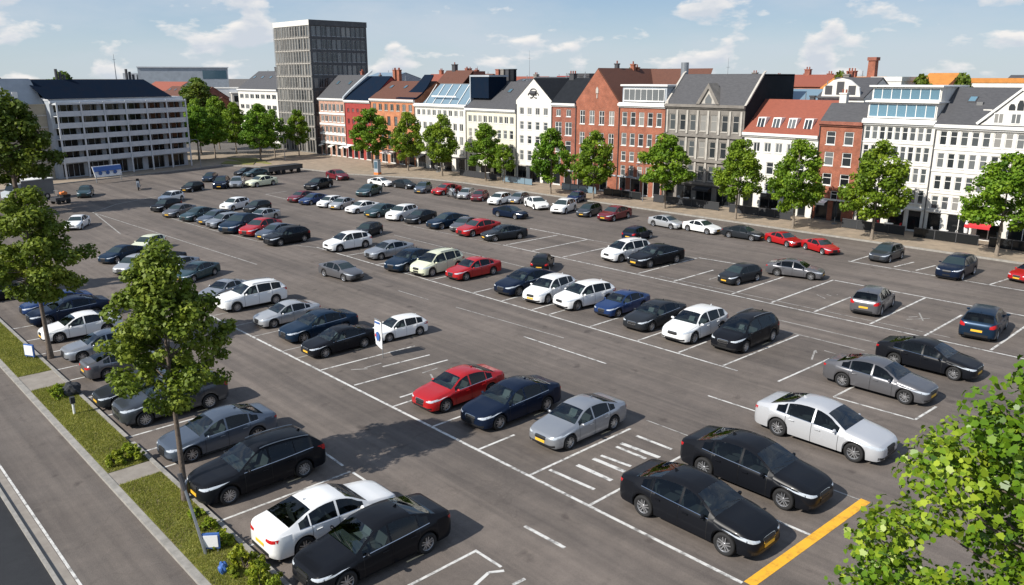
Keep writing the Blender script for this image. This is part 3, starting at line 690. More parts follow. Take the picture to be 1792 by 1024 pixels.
        b.tube([(xw_ + .08 * math.sin(t) * .6, .38 + .18 * math.cos(t), zf - .08 + .17 * math.sin(t)) for t in [k * math.pi / 6 for k in range(13)]], .018, 'trimblack', 5, False); P.append(('steering_wheel', b.mesh('steering_wheel'), -1, False, None, 0))
    if detail:     # bright strip under the side windows, dark wiper cowl
        for sg in (-1, 1):
            b = MB(); ids = [i for i, u in enumerate(us) if T['win'][0] - .01 <= u <= T['win'][1] + .005]
            for i in ids[:-1]:
                a, c = V[i][6], V[i + 1][6]; a5, c5 = V[i][5], V[i + 1][5]
                def lp(p, q_, t): return tuple(p[k] + (q_[k] - p[k]) * t for k in range(3))
                p0, p1 = lp(a, a5, .0), lp(a, a5, .55); q0, q1 = lp(c, c5, .0), lp(c, c5, .55)
                b.poly([(p[0], sg * (p[1] + .004), p[2] + .003) for p in (p0, q0, q1, p1)], 'chrome' if tn in ('sedan', 'wagon') else 'trimblack')
            P.append(('window_trim', b.mesh('window_trim'), -1, False, None, 0))
        if tn in ('suv', 'wagon', 'mpv'):
            for sg in (-1, 1):
                b = MB(); pts = [(V[i][8][0], sg * V[i][8][1], V[i][8][2] + .035) for i, u in enumerate(us) if T['ws'][1] + .02 < u < T['rg'][0] - .01]
                b.tube(pts, .018, 'metal', 6); P.append(('roof_rail', b.mesh('roof_rail'), -1, False, None, 0))
        # aerial fin
        b = MB(); xr = Lc / 2 - (T['rg'][0] - .03) * Lc; zr = interp(T['top'], T['rg'][0] - .03)
        b.prism([(xr - .08, -.012, zr - .02), (xr + .09, -.012, zr - .01), (xr - .04, -.012, zr + .055), (xr - .08, -.012, zr + .055)], (0, .024, 0), paint); P.append(('aerial', b.mesh('aerial'), -1, True, None, 0))
        # wipers
        b = MB(); a = V[us.index(min(us, key=lambda t: abs(t - T['ws'][0])))]
        zb_ = a[10][2]; xb_ = a[10][0]
        for y0 in (.55, -.05): b.tube([(xb_ - .03, y0, zb_ + .015), (xb_ - .12, y0 - .5, zb_ + .055)], .012, 'trimblack', 5)
        P.append(('wiper', b.mesh('wiper'), -1, False, None, 0))
    for wu in T['wh']:
        xw = Lc / 2 - wu * Lc
        for sg in (-1, 1):
            loc = (xw, sg * (hw - .115), WR); rz = 0 if sg == 1 else math.pi
            if detail:
                P.append(('wheel', None, -1, False, loc, rz)); k = len(P) - 1
                P.append(('tyre', TYRE, k, False, None, 0)); P.append(('rim', RIM if tn in ('sedan', 'hatch', 'coupe') else RIM2, k, False, None, 0))
            else: P.append(('wheel', WSIMPLE, -1, False, loc, rz))
    return P
YPL = ('silver saloon with yellow plate beside the bay with white hatching', 'shiny black saloon nearest the yellow line, its nose towards the big leafy tree')
PROTO = {}
KIND = {'sedan': ('saloon_car', 'saloon'), 'hatch': ('hatchback_car', 'hatchback'), 'suv': ('suv_car', 'tall offroader'), 'wagon': ('estate_car', 'estate car'), 'mpv': ('family_car', 'minivan'), 'coupe': ('coupe_car', 'coupe')}
def place_car(tn, x, y, hd, sc, paint, wpx, label, group):
    detail = wpx > 78
    key = (tn, detail)
    if key not in PROTO: PROTO[key] = make_type(*key)
    root = empty(KIND[tn][0], label, 'car', (x, y, .004), R_(hd), group, sc)
    made = []
    for (nm, me, pi, pt, loc, rz) in PROTO[key]:
        o = bpy.data.objects.new(nm, me); COL.objects.link(o)
        o.parent = root if pi < 0 else made[pi]
        if loc: o.location = loc
        if rz: o.rotation_euler.z = rz
        if pt: o.material_slots[0].link = 'OBJECT'; o.material_slots[0].material = PM[paint] if pt != 'plate' else (M['plate'] if int(x * 7 + y * 3) % 4 == 0 or label in YPL else M['whitesign'] if paint == 'white' else M['trimblack'])
        made.append(o)
    return root
CARS = {
 'verge': [
  ('sedan', 11.43, 18.2, 180, 1.02, 'black', 276, 'black saloon by the grass verge, nearest the camera, beside the white saloon'),
  ('sedan', 11.22, 20.55, 0, 0.97, 'white', 253, 'white saloon parked nose-out by the grass verge, its red tail lamps facing the verge'),
  ('wagon', 11.1, 25.07, 180, 1.0, 'black', 238, 'black estate car by the grass verge, between white saloon and slate blue saloon'),
  ('sedan', 11.33, 28.94, 180, 0.94, 'slate', 212, 'slate blue saloon by the grass verge, between black estate car and dark grey offroader'),
  ('suv', 11.23, 33.48, 180, 0.99, 'gunmetal', 207, 'dark grey offroader by the grass verge, between slate blue saloon and charcoal saloon'),
  ('sedan', 10.84, 36.07, 180, 0.83, 'charcoal', 170, 'charcoal saloon by the grass verge, between dark grey offroader and grey saloon'),
  ('sedan', 11.48, 40.11, 0, 0.83, 'grey', 155, 'grey saloon by the grass verge, between charcoal saloon and silver saloon'),
  ('sedan', 11.5, 43.57, 180, 0.83, 'silver', 142, 'silver saloon by the grass verge, between grey saloon and white saloon'),
  ('sedan', 11.59, 47.74, 180, 0.88, 'white', 148, 'white saloon by the grass verge, between silver saloon and navy saloon'),
  ('sedan', 12.01, 51.5, 180, 0.94, 'navy', 152, 'navy saloon by the grass verge, between white saloon and bright blue saloon'),
  ('sedan', 11.97, 53.99, 180, 0.85, 'blue', 133, 'bright blue saloon by the grass verge, between navy saloon and black saloon'),
  ('sedan', 9.62, 59.37, 180, 0.8, 'black', 116, 'black saloon half behind the tree by the verge, beside the bright blue saloon'),
  ('sedan', 10.05, 64.5, 208, 0.8, 'darkblue', 102, 'dark blue saloon at the left picture edge by the verge, beyond the black saloon'),
  ('sedan', 10.96, 70.31, 208, 0.8, 'slate', 93, 'slate blue saloon by the grass verge, last at the far end'),
 ],
 'inner': [
  ('sedan', 21.7, 56.33, 208, 0.8, 'teal', 81, 'dark teal saloon in the short left row, nearest the camera, beside the silver saloon'),
  ('sedan', 21.35, 59.1, 208, 0.8, 'silver', 78, 'silver saloon in the short left row, between dark teal saloon and charcoal saloon'),
  ('sedan', 21.38, 61.44, 215, 0.81, 'charcoal', 75, 'charcoal saloon in the short left row, between silver saloon and pale silver hatchback'),
  ('hatch', 19.12, 61.66, 215, 0.8, 'silver2', 67, 'pale silver hatchback in the short left row, between charcoal saloon and dark blue saloon'),
  ('sedan', 19.74, 66.32, 208, 0.8, 'darkblue', 77, 'dark blue saloon in the short left row, between pale silver hatchback and pale green hatchback'),
  ('hatch', 22.74, 68.95, 215, 0.8, 'cream', 47, 'pale green hatchback in the short left row, between dark blue saloon and white saloon'),
  ('sedan', 21.48, 84.18, 239, 0.82, 'white', 46, 'white saloon standing alone at the far left corner of the car park'),
 ],
 'front': [
  ('sedan', 20.19, 12.72, 270, 1.1, 'black', 278, 'shiny black saloon nearest the yellow line, its nose towards the big leafy tree'),
  ('sedan', 23.95, 12.86, 270, 1.12, 'black', 267, 'black saloon parked parallel to and behind the black saloon nearest the yellow line'),
  ('sedan', 22.46, 19.93, 180, 0.95, 'silver', 168, 'silver saloon with yellow plate beside the bay with white hatching'),
  ('sedan', 21.76, 23.17, 180, 1.0, 'navy', 173, 'navy saloon in the front middle row, between silver saloon and red saloon'),
  ('sedan', 21.19, 26.03, 180, 0.94, 'red', 158, 'bright red saloon in the front middle row beside empty bays and the navy saloon'),
  ('hatch', 24.5, 35.3, 175, 0.76, 'white', 109, 'white hatchback hidden behind the black saloon and the white flag banner'),
  ('sedan', 20.85, 35.62, 180, 0.85, 'black', 125, 'black saloon in the front middle row, right behind the white flag banner'),
  ('sedan', 21.37, 38.6, 180, 0.94, 'darkblue', 137, 'dark blue saloon in the front middle row, between black saloon and pale silver saloon'),
  ('sedan', 21.29, 42.13, 180, 0.83, 'silver2', 117, 'pale silver saloon in the front middle row, between dark blue saloon and white offroader'),
  ('suv', 21.32, 46.84, 180, 0.94, 'white', 126, 'white offroader in the front middle row, between pale silver saloon and silver coupe'),
  ('coupe', 20.99, 50.18, 201, 0.8, 'silver', 88, 'silver coupe half hidden beyond the white offroader in the front middle row'),
 ],
 'lane': [
  ('sedan', 29.05, 12.77, 270, 1.12, 'pearl', 254, 'pearl white saloon standing lengthways between the two nearest black saloons and row two'),
  ('sedan', 29.41, 49.39, 276, 0.82, 'grey', 78, 'grey saloon driving along the aisle past the white hatchback, seen from behind'),
 ],
 'second': [
  ('sedan', 36.04, 13.51, 270, 1.02, 'grey', 200, 'grey saloon parked lengthways in the second middle row, nose behind the leafy tree'),
  ('sedan', 40.7, 13.04, 270, 1.0, 'black', 189, 'black saloon parked lengthways beyond the grey saloon at the right of the second row'),
  ('mpv', 37.5, 21.34, 180, 1.03, 'black', 121, 'black minivan at the near end of the nose-in cars of the second row'),
  ('hatch', 36.71, 24.03, 180, 1.04, 'white', 118, 'white hatchback in the second middle row, between black minivan and charcoal saloon'),
  ('sedan', 36.8, 26.87, 180, 0.94, 'charcoal', 111, 'charcoal saloon in the second middle row, between white hatchback and bright blue saloon'),
  ('sedan', 37.48, 29.88, 180, 0.86, 'blue', 97, 'bright blue saloon in the second middle row, between charcoal saloon and white hatchback'),
  ('hatch', 36.85, 32.47, 173, 1.0, 'white', 108, 'white hatchback in the second middle row right beside the bright blue saloon'),
  ('hatch', 36.39, 35.11, 187, 0.98, 'white', 94, 'white hatchback in the second middle row right beside the navy saloon'),
  ('hatch', 41.98, 41.27, 35, 0.8, 'black', 46, 'small black hatchback standing alone behind the navy saloon of the second row'),
  ('sedan', 36.67, 37.6, 180, 1.02, 'navy', 110, 'navy saloon in the second middle row, between white hatchback and an empty bay'),
  ('sedan', 36.68, 43.11, 180, 0.93, 'red', 96, 'red saloon in the second middle row beside the pale green minivan'),
  ('mpv', 35.57, 45.97, 187, 1.01, 'cream', 93, 'pale green minivan in the second middle row, between red saloon and dark blue saloon'),
  ('sedan', 34.98, 48.55, 194, 0.98, 'darkblue', 90, 'dark blue saloon in the second middle row, between pale green minivan and silver saloon'),
  ('sedan', 36.0, 52.81, 180, 0.89, 'silver', 87, 'silver saloon in the second middle row, between dark blue saloon and white hatchback'),
  ('hatch', 35.14, 57.7, 180, 0.98, 'white', 85, 'white hatchback beside the wide gap of the second row, before a charcoal hatchback'),
  ('hatch', 39.64, 61.44, 205, 0.81, 'charcoal', 53, 'charcoal hatchback standing behind the white hatchback at the gap of the second row'),
  ('hatch', 32.59, 63.44, 187, 0.97, 'black', 81, 'black hatchback nearest the camera in the far block of the second row'),
  ('sedan', 33.2, 66.62, 197, 0.86, 'slate', 71, 'slate blue saloon in the second middle row, between black hatchback and red saloon'),
  ('sedan', 33.02, 69.26, 204, 0.97, 'red', 75, 'red saloon in the second middle row, between slate blue saloon and dark blue saloon'),
  ('sedan', 32.43, 72.07, 211, 1.09, 'darkblue', 78, 'dark blue saloon in the far block of the second row beside the red saloon'),
  ('sedan', 36.57, 75.95, 197, 0.8, 'silver2', 60, 'pale silver saloon behind the red and dark blue saloons in the far block'),
  ('hatch', 32.16, 74.98, 190, 0.88, 'silver', 68, 'silver hatchback in the far block of the second row beside the dark blue saloon'),
  ('sedan', 32.42, 77.79, 202, 0.86, 'slate', 66, 'slate blue saloon in the second middle row, between silver hatchback and dark teal saloon'),
  ('sedan', 31.89, 80.71, 202, 0.87, 'teal', 66, 'dark teal saloon in the second middle row, between slate blue saloon and grey saloon'),
  ('sedan', 31.39, 84.42, 209, 0.84, 'grey', 59, 'grey saloon in the second middle row, between dark teal saloon and black hatchback'),
  ('hatch', 31.64, 88.78, 207, 0.85, 'black', 55, 'black hatchback at the far corner of the second row beside the grey saloon'),
  ('hatch', 34.56, 95.12, 211, 0.8, 'white', 46, 'white hatchback behind the black hatchback at the far corner of the second row'),
  ('hatch', 37.47, 84.46, 204, 0.86, 'white', 53, 'white hatchback standing back from the far block, behind the slate and silver cars'),
  ('hatch', 38.55, 81.29, 204, 0.8, 'charcoal', 48, 'charcoal hatchback beside the white hatchback that stands back from the far block'),
 ],
 'third': [
  ('hatch', 49.17, 13.1, 7, 1.07, 'darkblue', 88, 'dark blue hatchback alone at the right end of row three, rear towards the camera'),
  ('hatch', 49.24, 19.42, 8, 1.01, 'grey', 81, 'grey hatchback alone among empty bays of row three, rear towards the camera'),
  ('sedan', 53.71, 26.98, 285, 0.85, 'grey', 102, 'grey saloon standing askew across row three beside the small charcoal hatchback'),
  ('hatch', 49.37, 28.9, 173, 0.83, 'charcoal', 77, 'small charcoal hatchback in row three beside the askew grey saloon'),
  ('sedan', 49.61, 36.42, 173, 1.05, 'black', 101, 'black saloon in row three beside empty bays, in front of the white minivan'),
  ('mpv', 49.31, 39.12, 173, 0.99, 'white', 89, 'white minivan in row three, half hidden by the black saloon in front'),
  ('hatch', 56.35, 43.49, 7, 0.82, 'navy', 55, 'navy hatchback standing behind the white minivan of row three'),
  ('sedan', 47.62, 51.68, 166, 0.9, 'charcoal', 82, 'charcoal saloon beside empty bays in row three, next to the red saloon'),
  ('sedan', 47.58, 55.14, 180, 0.96, 'red', 78, 'red saloon in the third middle row, between charcoal saloon and grey saloon'),
  ('sedan', 48.04, 57.68, 201, 0.82, 'grey', 53, 'grey saloon in the third middle row, between red saloon and dark blue saloon'),
  ('sedan', 47.8, 59.93, 180, 0.95, 'darkblue', 75, 'dark blue saloon in the third middle row, between grey saloon and charcoal saloon'),
  ('sedan', 47.57, 64.02, 197, 0.85, 'charcoal', 57, 'charcoal saloon in the third middle row, between dark blue saloon and white offroader'),
  ('suv', 47.22, 66.71, 199, 0.89, 'white', 58, 'white offroader in the third middle row, between charcoal saloon and dark teal saloon'),
  ('sedan', 46.81, 69.77, 192, 0.88, 'teal', 61, 'dark teal saloon in the third middle row, between white offroader and white saloon'),
  ('sedan', 46.66, 73.19, 185, 0.84, 'white', 60, 'white saloon in the third middle row, between dark teal saloon and pale silver saloon'),
  ('sedan', 46.52, 77.11, 206, 0.8, 'silver2', 46, 'pale silver saloon in the third middle row, between white saloon and white hatchback'),
  ('hatch', 46.09, 78.94, 199, 0.8, 'white', 46, 'white hatchback in the third middle row, between pale silver saloon and bright blue saloon'),
  ('sedan', 45.88, 82.17, 197, 0.81, 'blue', 51, 'bright blue saloon in the third middle row, between white hatchback and maroon saloon'),
  ('sedan', 45.8, 84.84, 202, 0.82, 'maroon', 50, 'maroon saloon in the third middle row, last at the far end'),
 ],
 'aisle': [
  ('sedan', 55.93, 59.73, 276, 0.85, 'navy', 61, 'navy saloon driving along the aisle past the white cars by the pavement'),
  ('sedan', 54.32, 83.52, 209, 0.95, 'teal', 49, 'dark teal saloon driving in the aisle beyond the middle of row three'),
  ('sedan', 52.84, 93.1, 205, 0.98, 'black', 52, 'black saloon turning in the aisle beyond the far end of row three'),
  ('hatch', 39.86, 101.97, 211, 0.8, 'black', 41, 'black hatchback in the open lane between the far cluster and the second row'),
  ('hatch', 28.46, 106.23, 247, 0.88, 'teal', 31, 'dark teal hatchback alone on the lane before the balconied apartment block'),
 ],
 'pavement': [
  ('sedan', 65.11, 14.83, 166, 0.85, 'red', 87, 'red saloon along the shop pavement, nearest the camera, beside the navy offroader'),
  ('suv', 62.51, 19.01, 181, 0.94, 'navy', 75, 'navy offroader along the shop pavement, between red saloon and dark grey hatchback'),
  ('hatch', 64.19, 24.72, 179, 0.87, 'gunmetal', 65, 'dark grey hatchback along the shop pavement, between navy offroader and red coupe'),
  ('coupe', 63.21, 29.71, 245, 0.8, 'red', 66, 'red coupe along the shop pavement, beside the dark grey hatchback'),
  ('coupe', 63.79, 33.33, 252, 0.8, 'red', 63, 'red coupe along the shop pavement, beside the charcoal saloon'),
  ('sedan', 63.56, 37.18, 273, 0.8, 'charcoal', 74, 'charcoal saloon along the shop pavement, between red coupe and white coupe'),
  ('coupe', 63.49, 41.48, 266, 0.85, 'white', 66, 'white coupe along the shop pavement, between charcoal saloon and pale silver saloon'),
  ('sedan', 63.18, 45.34, 266, 0.8, 'silver2', 61, 'pale silver saloon along the shop pavement, between white coupe and maroon saloon'),
  ('sedan', 63.01, 51.66, 186, 0.94, 'maroon', 61, 'maroon saloon along the shop pavement, between pale silver saloon and dark grey minivan'),
  ('mpv', 62.79, 54.92, 193, 0.82, 'gunmetal', 46, 'dark grey minivan along the shop pavement, between maroon saloon and white hatchback'),
  ('hatch', 62.43, 58.28, 200, 0.96, 'white', 48, 'white hatchback along the shop pavement with a bright blue hatchback behind it'),
  ('hatch', 68.95, 62.4, 200, 0.8, 'blue', 36, 'bright blue hatchback up on the pavement behind the white hatchback'),
  ('coupe', 62.3, 62.26, 247, 0.93, 'white', 45, 'white coupe along the shop pavement, beyond the aisle car and nearest the silver hatchback'),
  ('hatch', 63.54, 66.43, 200, 0.8, 'silver', 39, 'silver hatchback along the shop pavement, between white coupe and white hatchback'),
  ('hatch', 61.35, 67.35, 197, 0.86, 'white', 44, 'white hatchback along the shop pavement, between silver hatchback and maroon hatchback'),
  ('hatch', 61.52, 70.99, 210, 0.8, 'maroon', 33, 'maroon hatchback along the shop pavement, between white hatchback and pale silver hatchback'),
  ('hatch', 61.45, 73.39, 209, 0.8, 'silver2', 32, 'pale silver hatchback along the shop pavement, between maroon hatchback and red saloon'),
  ('sedan', 61.87, 77.73, 186, 0.9, 'red', 54, 'red saloon along the shop pavement, between pale silver hatchback and slate blue offroader'),
  ('suv', 60.73, 81.03, 215, 0.8, 'slate', 32, 'slate blue offroader along the shop pavement, between red saloon and charcoal saloon'),
  ('sedan', 61.29, 85.78, 273, 0.83, 'charcoal', 44, 'charcoal saloon along the shop pavement, between slate blue offroader and white saloon'),
  ('sedan', 60.25, 89.77, 283, 0.8, 'white', 44, 'white saloon along the shop pavement, between charcoal saloon and maroon saloon'),
  ('sedan', 59.86, 99.94, 266, 0.97, 'maroon', 42, 'maroon saloon along the shop pavement, last at the far end'),
 ],
 'far': [
  ('sedan', 48.64, 100.73, 193, 0.97, 'cream', 58, 'cream saloon in the far left cluster, nearest the camera, beside the silver hatchback'),
  ('hatch', 45.8, 101.86, 236, 0.93, 'silver', 30, 'silver hatchback in the far left cluster, between pale green saloon and navy offroader'),
  ('suv', 44.03, 102.7, 236, 0.92, 'navy', 33, 'navy offroader in the far left cluster, between silver hatchback and dark blue hatchback'),
  ('hatch', 45.76, 110.4, 229, 0.8, 'darkblue', 29, 'dark blue hatchback at the left end of the far left cluster'),
  ('sedan', 52.5, 113.43, 193, 0.8, 'black', 43, 'black saloon at the back of the far cluster before the plaza trees'),
  ('sedan', 53.17, 111.39, 183, 0.8, 'teal', 46, 'dark teal saloon at the back of the far cluster beside the long dark trailer'),
 ],
}
GRP = {'verge': 'cars parked by the grass verge', 'inner': 'cars in the short row behind the verge', 'front': 'cars in the front middle row', 'second': 'cars in the second middle row',
       'third': 'cars in the third middle row', 'pavement': 'cars along the shop pavement', 'far': 'cars in the far cluster', 'aisle': 'cars in the aisles', 'lane': 'cars in the aisles'}
for rn in CARS:
    for (tn, x, y, hd, sc, paint, wpx, lab) in CARS[rn]:
        place_car(tn, x, y, hd, sc, paint, wpx, lab, GRP[rn])

# ------------------------------------------------------------------ trees
def crown_leaves(rg, n, z0, z1, rx, leaf, nclump, shape=1.0, centre=(0, 0), lobed=False):
    H_ = z1 - z0
    # clump centres spread through an ovoid with lobes
    t = rg.beta(1.5, 1.7, nclump); az = rg.uniform(0, 2 * np.pi, nclump)
    prof = (np.sin(np.pi * np.clip(t, .02, .98) ** (.72 * shape))) ** .75
    lob = 1 + .16 * np.sin(3 * az + 1.3 + 5 * t) + .12 * np.sin(5 * az + 7 * t)
    rr = rx * prof * lob * rg.uniform(.25, 1, nclump) ** .55
    cc = np.stack([centre[0] + rr * np.cos(az), centre[1] + rr * np.sin(az), z0 + H_ * t], 1)
    cr = rx * (rg.uniform(.07, .19, nclump) if lobed else rg.uniform(.14, .30, nclump))
    k = rg.choice(nclump, n, p=cr ** 2 / (cr ** 2).sum())
    d = rg.normal(0, 1, (n, 3)); d /= np.linalg.norm(d, axis=1)[:, None]
    rad = rg.uniform(.3, 1, n) ** .6
    p = cc[k] + d * (cr[k] * rad)[:, None] * np.array([1, 1, .72])
    nrm = d * .7 + rg.normal(0, .55, (n, 3)) + np.array([0, 0, .45]); nrm /= np.linalg.norm(nrm, axis=1)[:, None]
    a = np.cross(nrm, rg.normal(0, 1, (n, 3))); a /= np.linalg.norm(a, axis=1)[:, None]; b = np.cross(nrm, a)
    s = leaf * rg.uniform(.6, 1.3, n)[:, None]
    if lobed:
        # five-lobed leaf, slightly folded
        out = [(0, -.42), (.26, -.40), (.46, -.18), (.38, .0), (.47, .22), (.24, .30), (.02, .54), (-.22, .29), (-.45, .24), (-.37, .02), (-.47, -.16), (-.24, -.41)]
        V = np.stack([p + a * s * u + b * s * v + nrm * s * (abs(u) * .42 - v * v * .35) for u, v in out], 1)
        kk = len(out)
    else:
        out = [(-.5, 0), (0, -.36), (.5, 0), (0, .36)]
        V = np.stack([p + a * s * u + b * s * v * 1.1 + nrm * s * (.12 if v else 0) for u, v in out], 1); kk = 4
    rnd = np.clip(rg.random(nclump)[k] * .55 + rg.random(n) * .45, 0, 1)
    return V.reshape(-1, 3), np.arange(n * kk).reshape(n, kk), rnd, cc
def trunk_mesh(rg, h, r, cc, z_c, m, lean=(0, 0), nl=26):
    b = MB(); pts = []; rads = []
    for k in range(9):
        t = k / 8; pts.append((lean[0] * t + .04 * h * .1 * math.sin(5 * t + 1), lean[1] * t + .004 * h * math.cos(4 * t), h * t)); rads.append(r * (1.35 if k == 0 else 1 - .8 * t))
    b.tube(pts, rads, m, 9)
    idx = rg.choice(len(cc), min(nl, len(cc)), replace=False)
    for i in idx:
        c = cc[i]; z0 = max(z_c * .92, min(c[2] - .25 * math.hypot(c[0], c[1]) - .2, h * .9)); t = z0 / h
        s = np.array([lean[0] * t, lean[1] * t, z0]); mid = s * .5 + c * .5 + np.array([0, 0, .12])
        r0 = r * (1 - .8 * t) * .5
        b.tube([s, mid, c], [r0, r0 * .6, r0 * .2], m, 5, False)
    return b.mesh('trunk', 60)
def tree(name, label, loc, h, z0, rx, n, leaf, lm, bm_, seed, r=.14, nclump=90, shape=1.0, group=None, lobed=False, lean=(0, 0), rz=0, nl=26, cat='tree'):
    rg = np.random.default_rng(seed)
    root = empty(name, label, cat, loc, rz, group)
    V, Fc, rnd, cc = crown_leaves(rg, n, z0, h, rx, leaf, nclump, shape, lean, lobed)
    link('crown', npmesh('crown', V, Fc, M[lm], rnd), root)
    link('trunk', trunk_mesh(rg, h * .88, r, cc, z0, bm_, lean, nl), root)
    return root
def copytree(src, label, loc, rz, sc, group=None):
    r = src.copy(); COL.objects.link(r); r.location = loc; r.rotation_euler.z = rz; r.scale = (sc[0], sc[0], sc[1]); r['label'] = label
    if group: r['group'] = group
    for ch in src.children:
        c = ch.copy(); COL.objects.link(c); c.parent = r
    return r
SG = 'street trees along the shop pavement'
ST = [ # x, y, height, crown radius factor, label
 (71.3, 18.9, 8.4, 1.15, 'rightmost street tree, in front of the white building with a pointed gable'),
 (70.8, 28.7, 8.4, 1.05, 'street tree in front of the white building with the glazed top storeys'),
 (70.8, 36.2, 8.3, 1.0, 'street tree in front of the narrow brick house and red-roofed white house'),
 (71.3, 42.7, 8.1, .92, 'street tree in front of the left part of the red-roofed white house'),
 (71.6, 51.8, 8.2, 1.1, 'street tree in front of the grey stone house'),
 (71.3, 61.8, 7.7, .95, 'street tree in front of the wide brick house with steep gable'),
 (70.9, 68.4, 7.9, .95, 'street tree in front of the narrow brick house with white cornice'),
 (73.2, 83.2, 8.0, .95, 'street tree in front of the long cream house'),
 (73.4, 79.6, 5.4, .62, 'small pale street tree right of the one before the long cream house'),
 (72.6, 92.2, 8.5, 1.05, 'street tree in front of the white house with roof terrace'),
 (72.9, 100.9, 8.8, 1.0, 'street tree in front of the orange brick house'),
 (71.3, 108.2, 9.4, 1.25, 'broad street tree in front of the red painted house'),
]
protos = [tree('street_tree', ST[i][4], (ST[i][0], ST[i][1], .12), 8.0, 1.95, 2.5, 11500, .25, 'leaf', 'palebark', 40 + i * 3, .12, 110, .85, SG) for i in range(4)]
for i, (x, y, h, f, lb) in enumerate(ST):
    if i < 4: t = protos[i]; t.scale = (f, f, h / 8.0)
    else: copytree(protos[i % 4], lb, (x, y, .12), 1.3 * i, (f, h / 8.0), SG)
PG = 'plaza trees by the apartment block'
plaza = [(63.5, 131, 9.3, 1.15, 'tall plaza tree left of the dark tower, trunk rising from paving'), (68.0, 134.5, 8.4, .9, 'plaza tree just left of the dark tower foot'),
         (73.0, 135.0, 8.4, .75, 'small plaza tree right at the foot of the dark tower'), (56.0, 139, 9.4, 1.1, 'tree at the right end of the apartment block, dark and full'),
         (61.0, 150, 9.8, 1.1, 'light green plaza tree behind, between apartment block and tower'), (68, 158, 10.2, 1.1, 'light green plaza tree farthest back, before the white gabled house'),
         (55.5, 152, 10.0, 1.2, 'tall light green tree rising behind the right end of the apartment block')]
plaza += [(59.8, 141, 9.0, .95, 'plaza tree between the dark full tree and the tall one, lower crown'), (66.0, 146, 9.2, 1.0, 'plaza tree behind the pair left of the tower, bright crown'), (71.5, 147, 9.0, .9, 'plaza tree half hidden behind the pale left face of the tower')]
for i, (x, y, h, f, lb) in enumerate(plaza):
    copytree(protos[(i + 1) % 4], lb, (x, y, .12), 2.1 * i + .4, (f * 1.05, h / 8.0), PG)
# two trees standing in the verge row
tree('verge_tree', 'leafy tree with slim tan trunk rising beside the black estate car', (8.55, 25.35, .05), 9.0, 3.5, 1.78, 18000, .15, 'leafolive', 'bark', 7, .11, 130, .78, None, False, (.1, .25), nl=40)
tree('verge_tree', 'leafy tree with slim trunk rising beside the white saloon by the verge', (9.2, 44.6, .02), 8.9, 3.1, 2.15, 19000, .18, 'leafolive', 'bark', 11, .13, 130, .85, None, False, (-.1, .1), nl=40)
# big dark trees at the left edge
tree('broad_tree', 'large dark tree at the left picture edge before the apartment block', (19.5, 98, 0), 12.3, 3.3, 4.3, 13000, .42, 'leafdark', 'bark', 21, .3, 120, .85)
tree('broad_tree', 'dark tree at the left picture edge lower down, behind the verge row', (9.0, 61.0, 0), 8.0, 1.4, 1.6, 8000, .26, 'leafdark', 'bark', 22, .2, 90, .9)
# large leafy tree close to the camera, lower right
tree('leafy_tree', 'big bright green tree with lobed leaves filling the lower right corner', (10.4, .42, 0), 12.05, 5.4, 3.05, 38000, .096, 'leafnear', 'bark', 31, .17, 460, .9, None, True, (.1, .2), nl=200)

# shrubs and small plants
def shrub(label, x, y, z, rx, h, n, leaf, seed, m='shrub', group=None, name='shrub'):
    rg = np.random.default_rng(seed)
    root = empty(name, label, 'shrub', (x, y, z), 0, group)
    V, Fc, rnd, cc = crown_leaves(rg, n, .02, h, rx, leaf, 26, .6)
    link('foliage', npmesh('foliage', V, Fc, M[m], rnd), root)
    b = MB()
    for c in cc[:10]: b.tube([(0, 0, 0), tuple(c * .5), tuple(c)], [.02, .014, .006], 'bark', 4, False)
    b.build('stem', root)
    return root
shrub('low green shrub on the verge before the paved gap, left one', 7.75, 29.75, .08, .42, .55, 1300, .09, 1)
shrub('low green shrub on the verge before the paved gap, right one by the kerb', 8.3, 29.7, .08, .42, .62, 1300, .09, 2)
shrub('yellow-green shrub on the verge behind the white notice board', 8.35, 21.9, .08, .4, .55, 1200, .08, 3)
shrub('yellow-green shrub at the bottom of the verge beside the nearest cars', 8.3, 20.3, .08, .5, .8, 2000, .09, 4)
shrub('yellow-green shrub at the bottom picture edge of the verge, left of the kerb', 8.2, 19.1, .08, .5, .85, 2000, .09, 6)
shrub('small shrub on the verge beside the black refuse sack', 8.0, 38.2, .08, .35, .5, 700, .09, 5)
for i_, (y_, h_, lb_) in enumerate(((23.1, .38, 'low kerbside shrub just beyond the notice board at the leaning post'), (24.1, .3, 'tiny kerbside shrub at the foot of the near verge tree'), (30.6, .35, 'little shrub by the kerb beyond the pair before the paved gap'), (18.1, .9, 'bushy shrub cut by the bottom picture edge on the verge'), (38.9, .45, 'shrub on the verge corner beside the paved crossing'))):
    shrub(lb_, 8.42 if i_ < 3 else 8.15, y_, .08, .28 if i_ < 3 else .42, h_, 700, .085, 60 + i_)

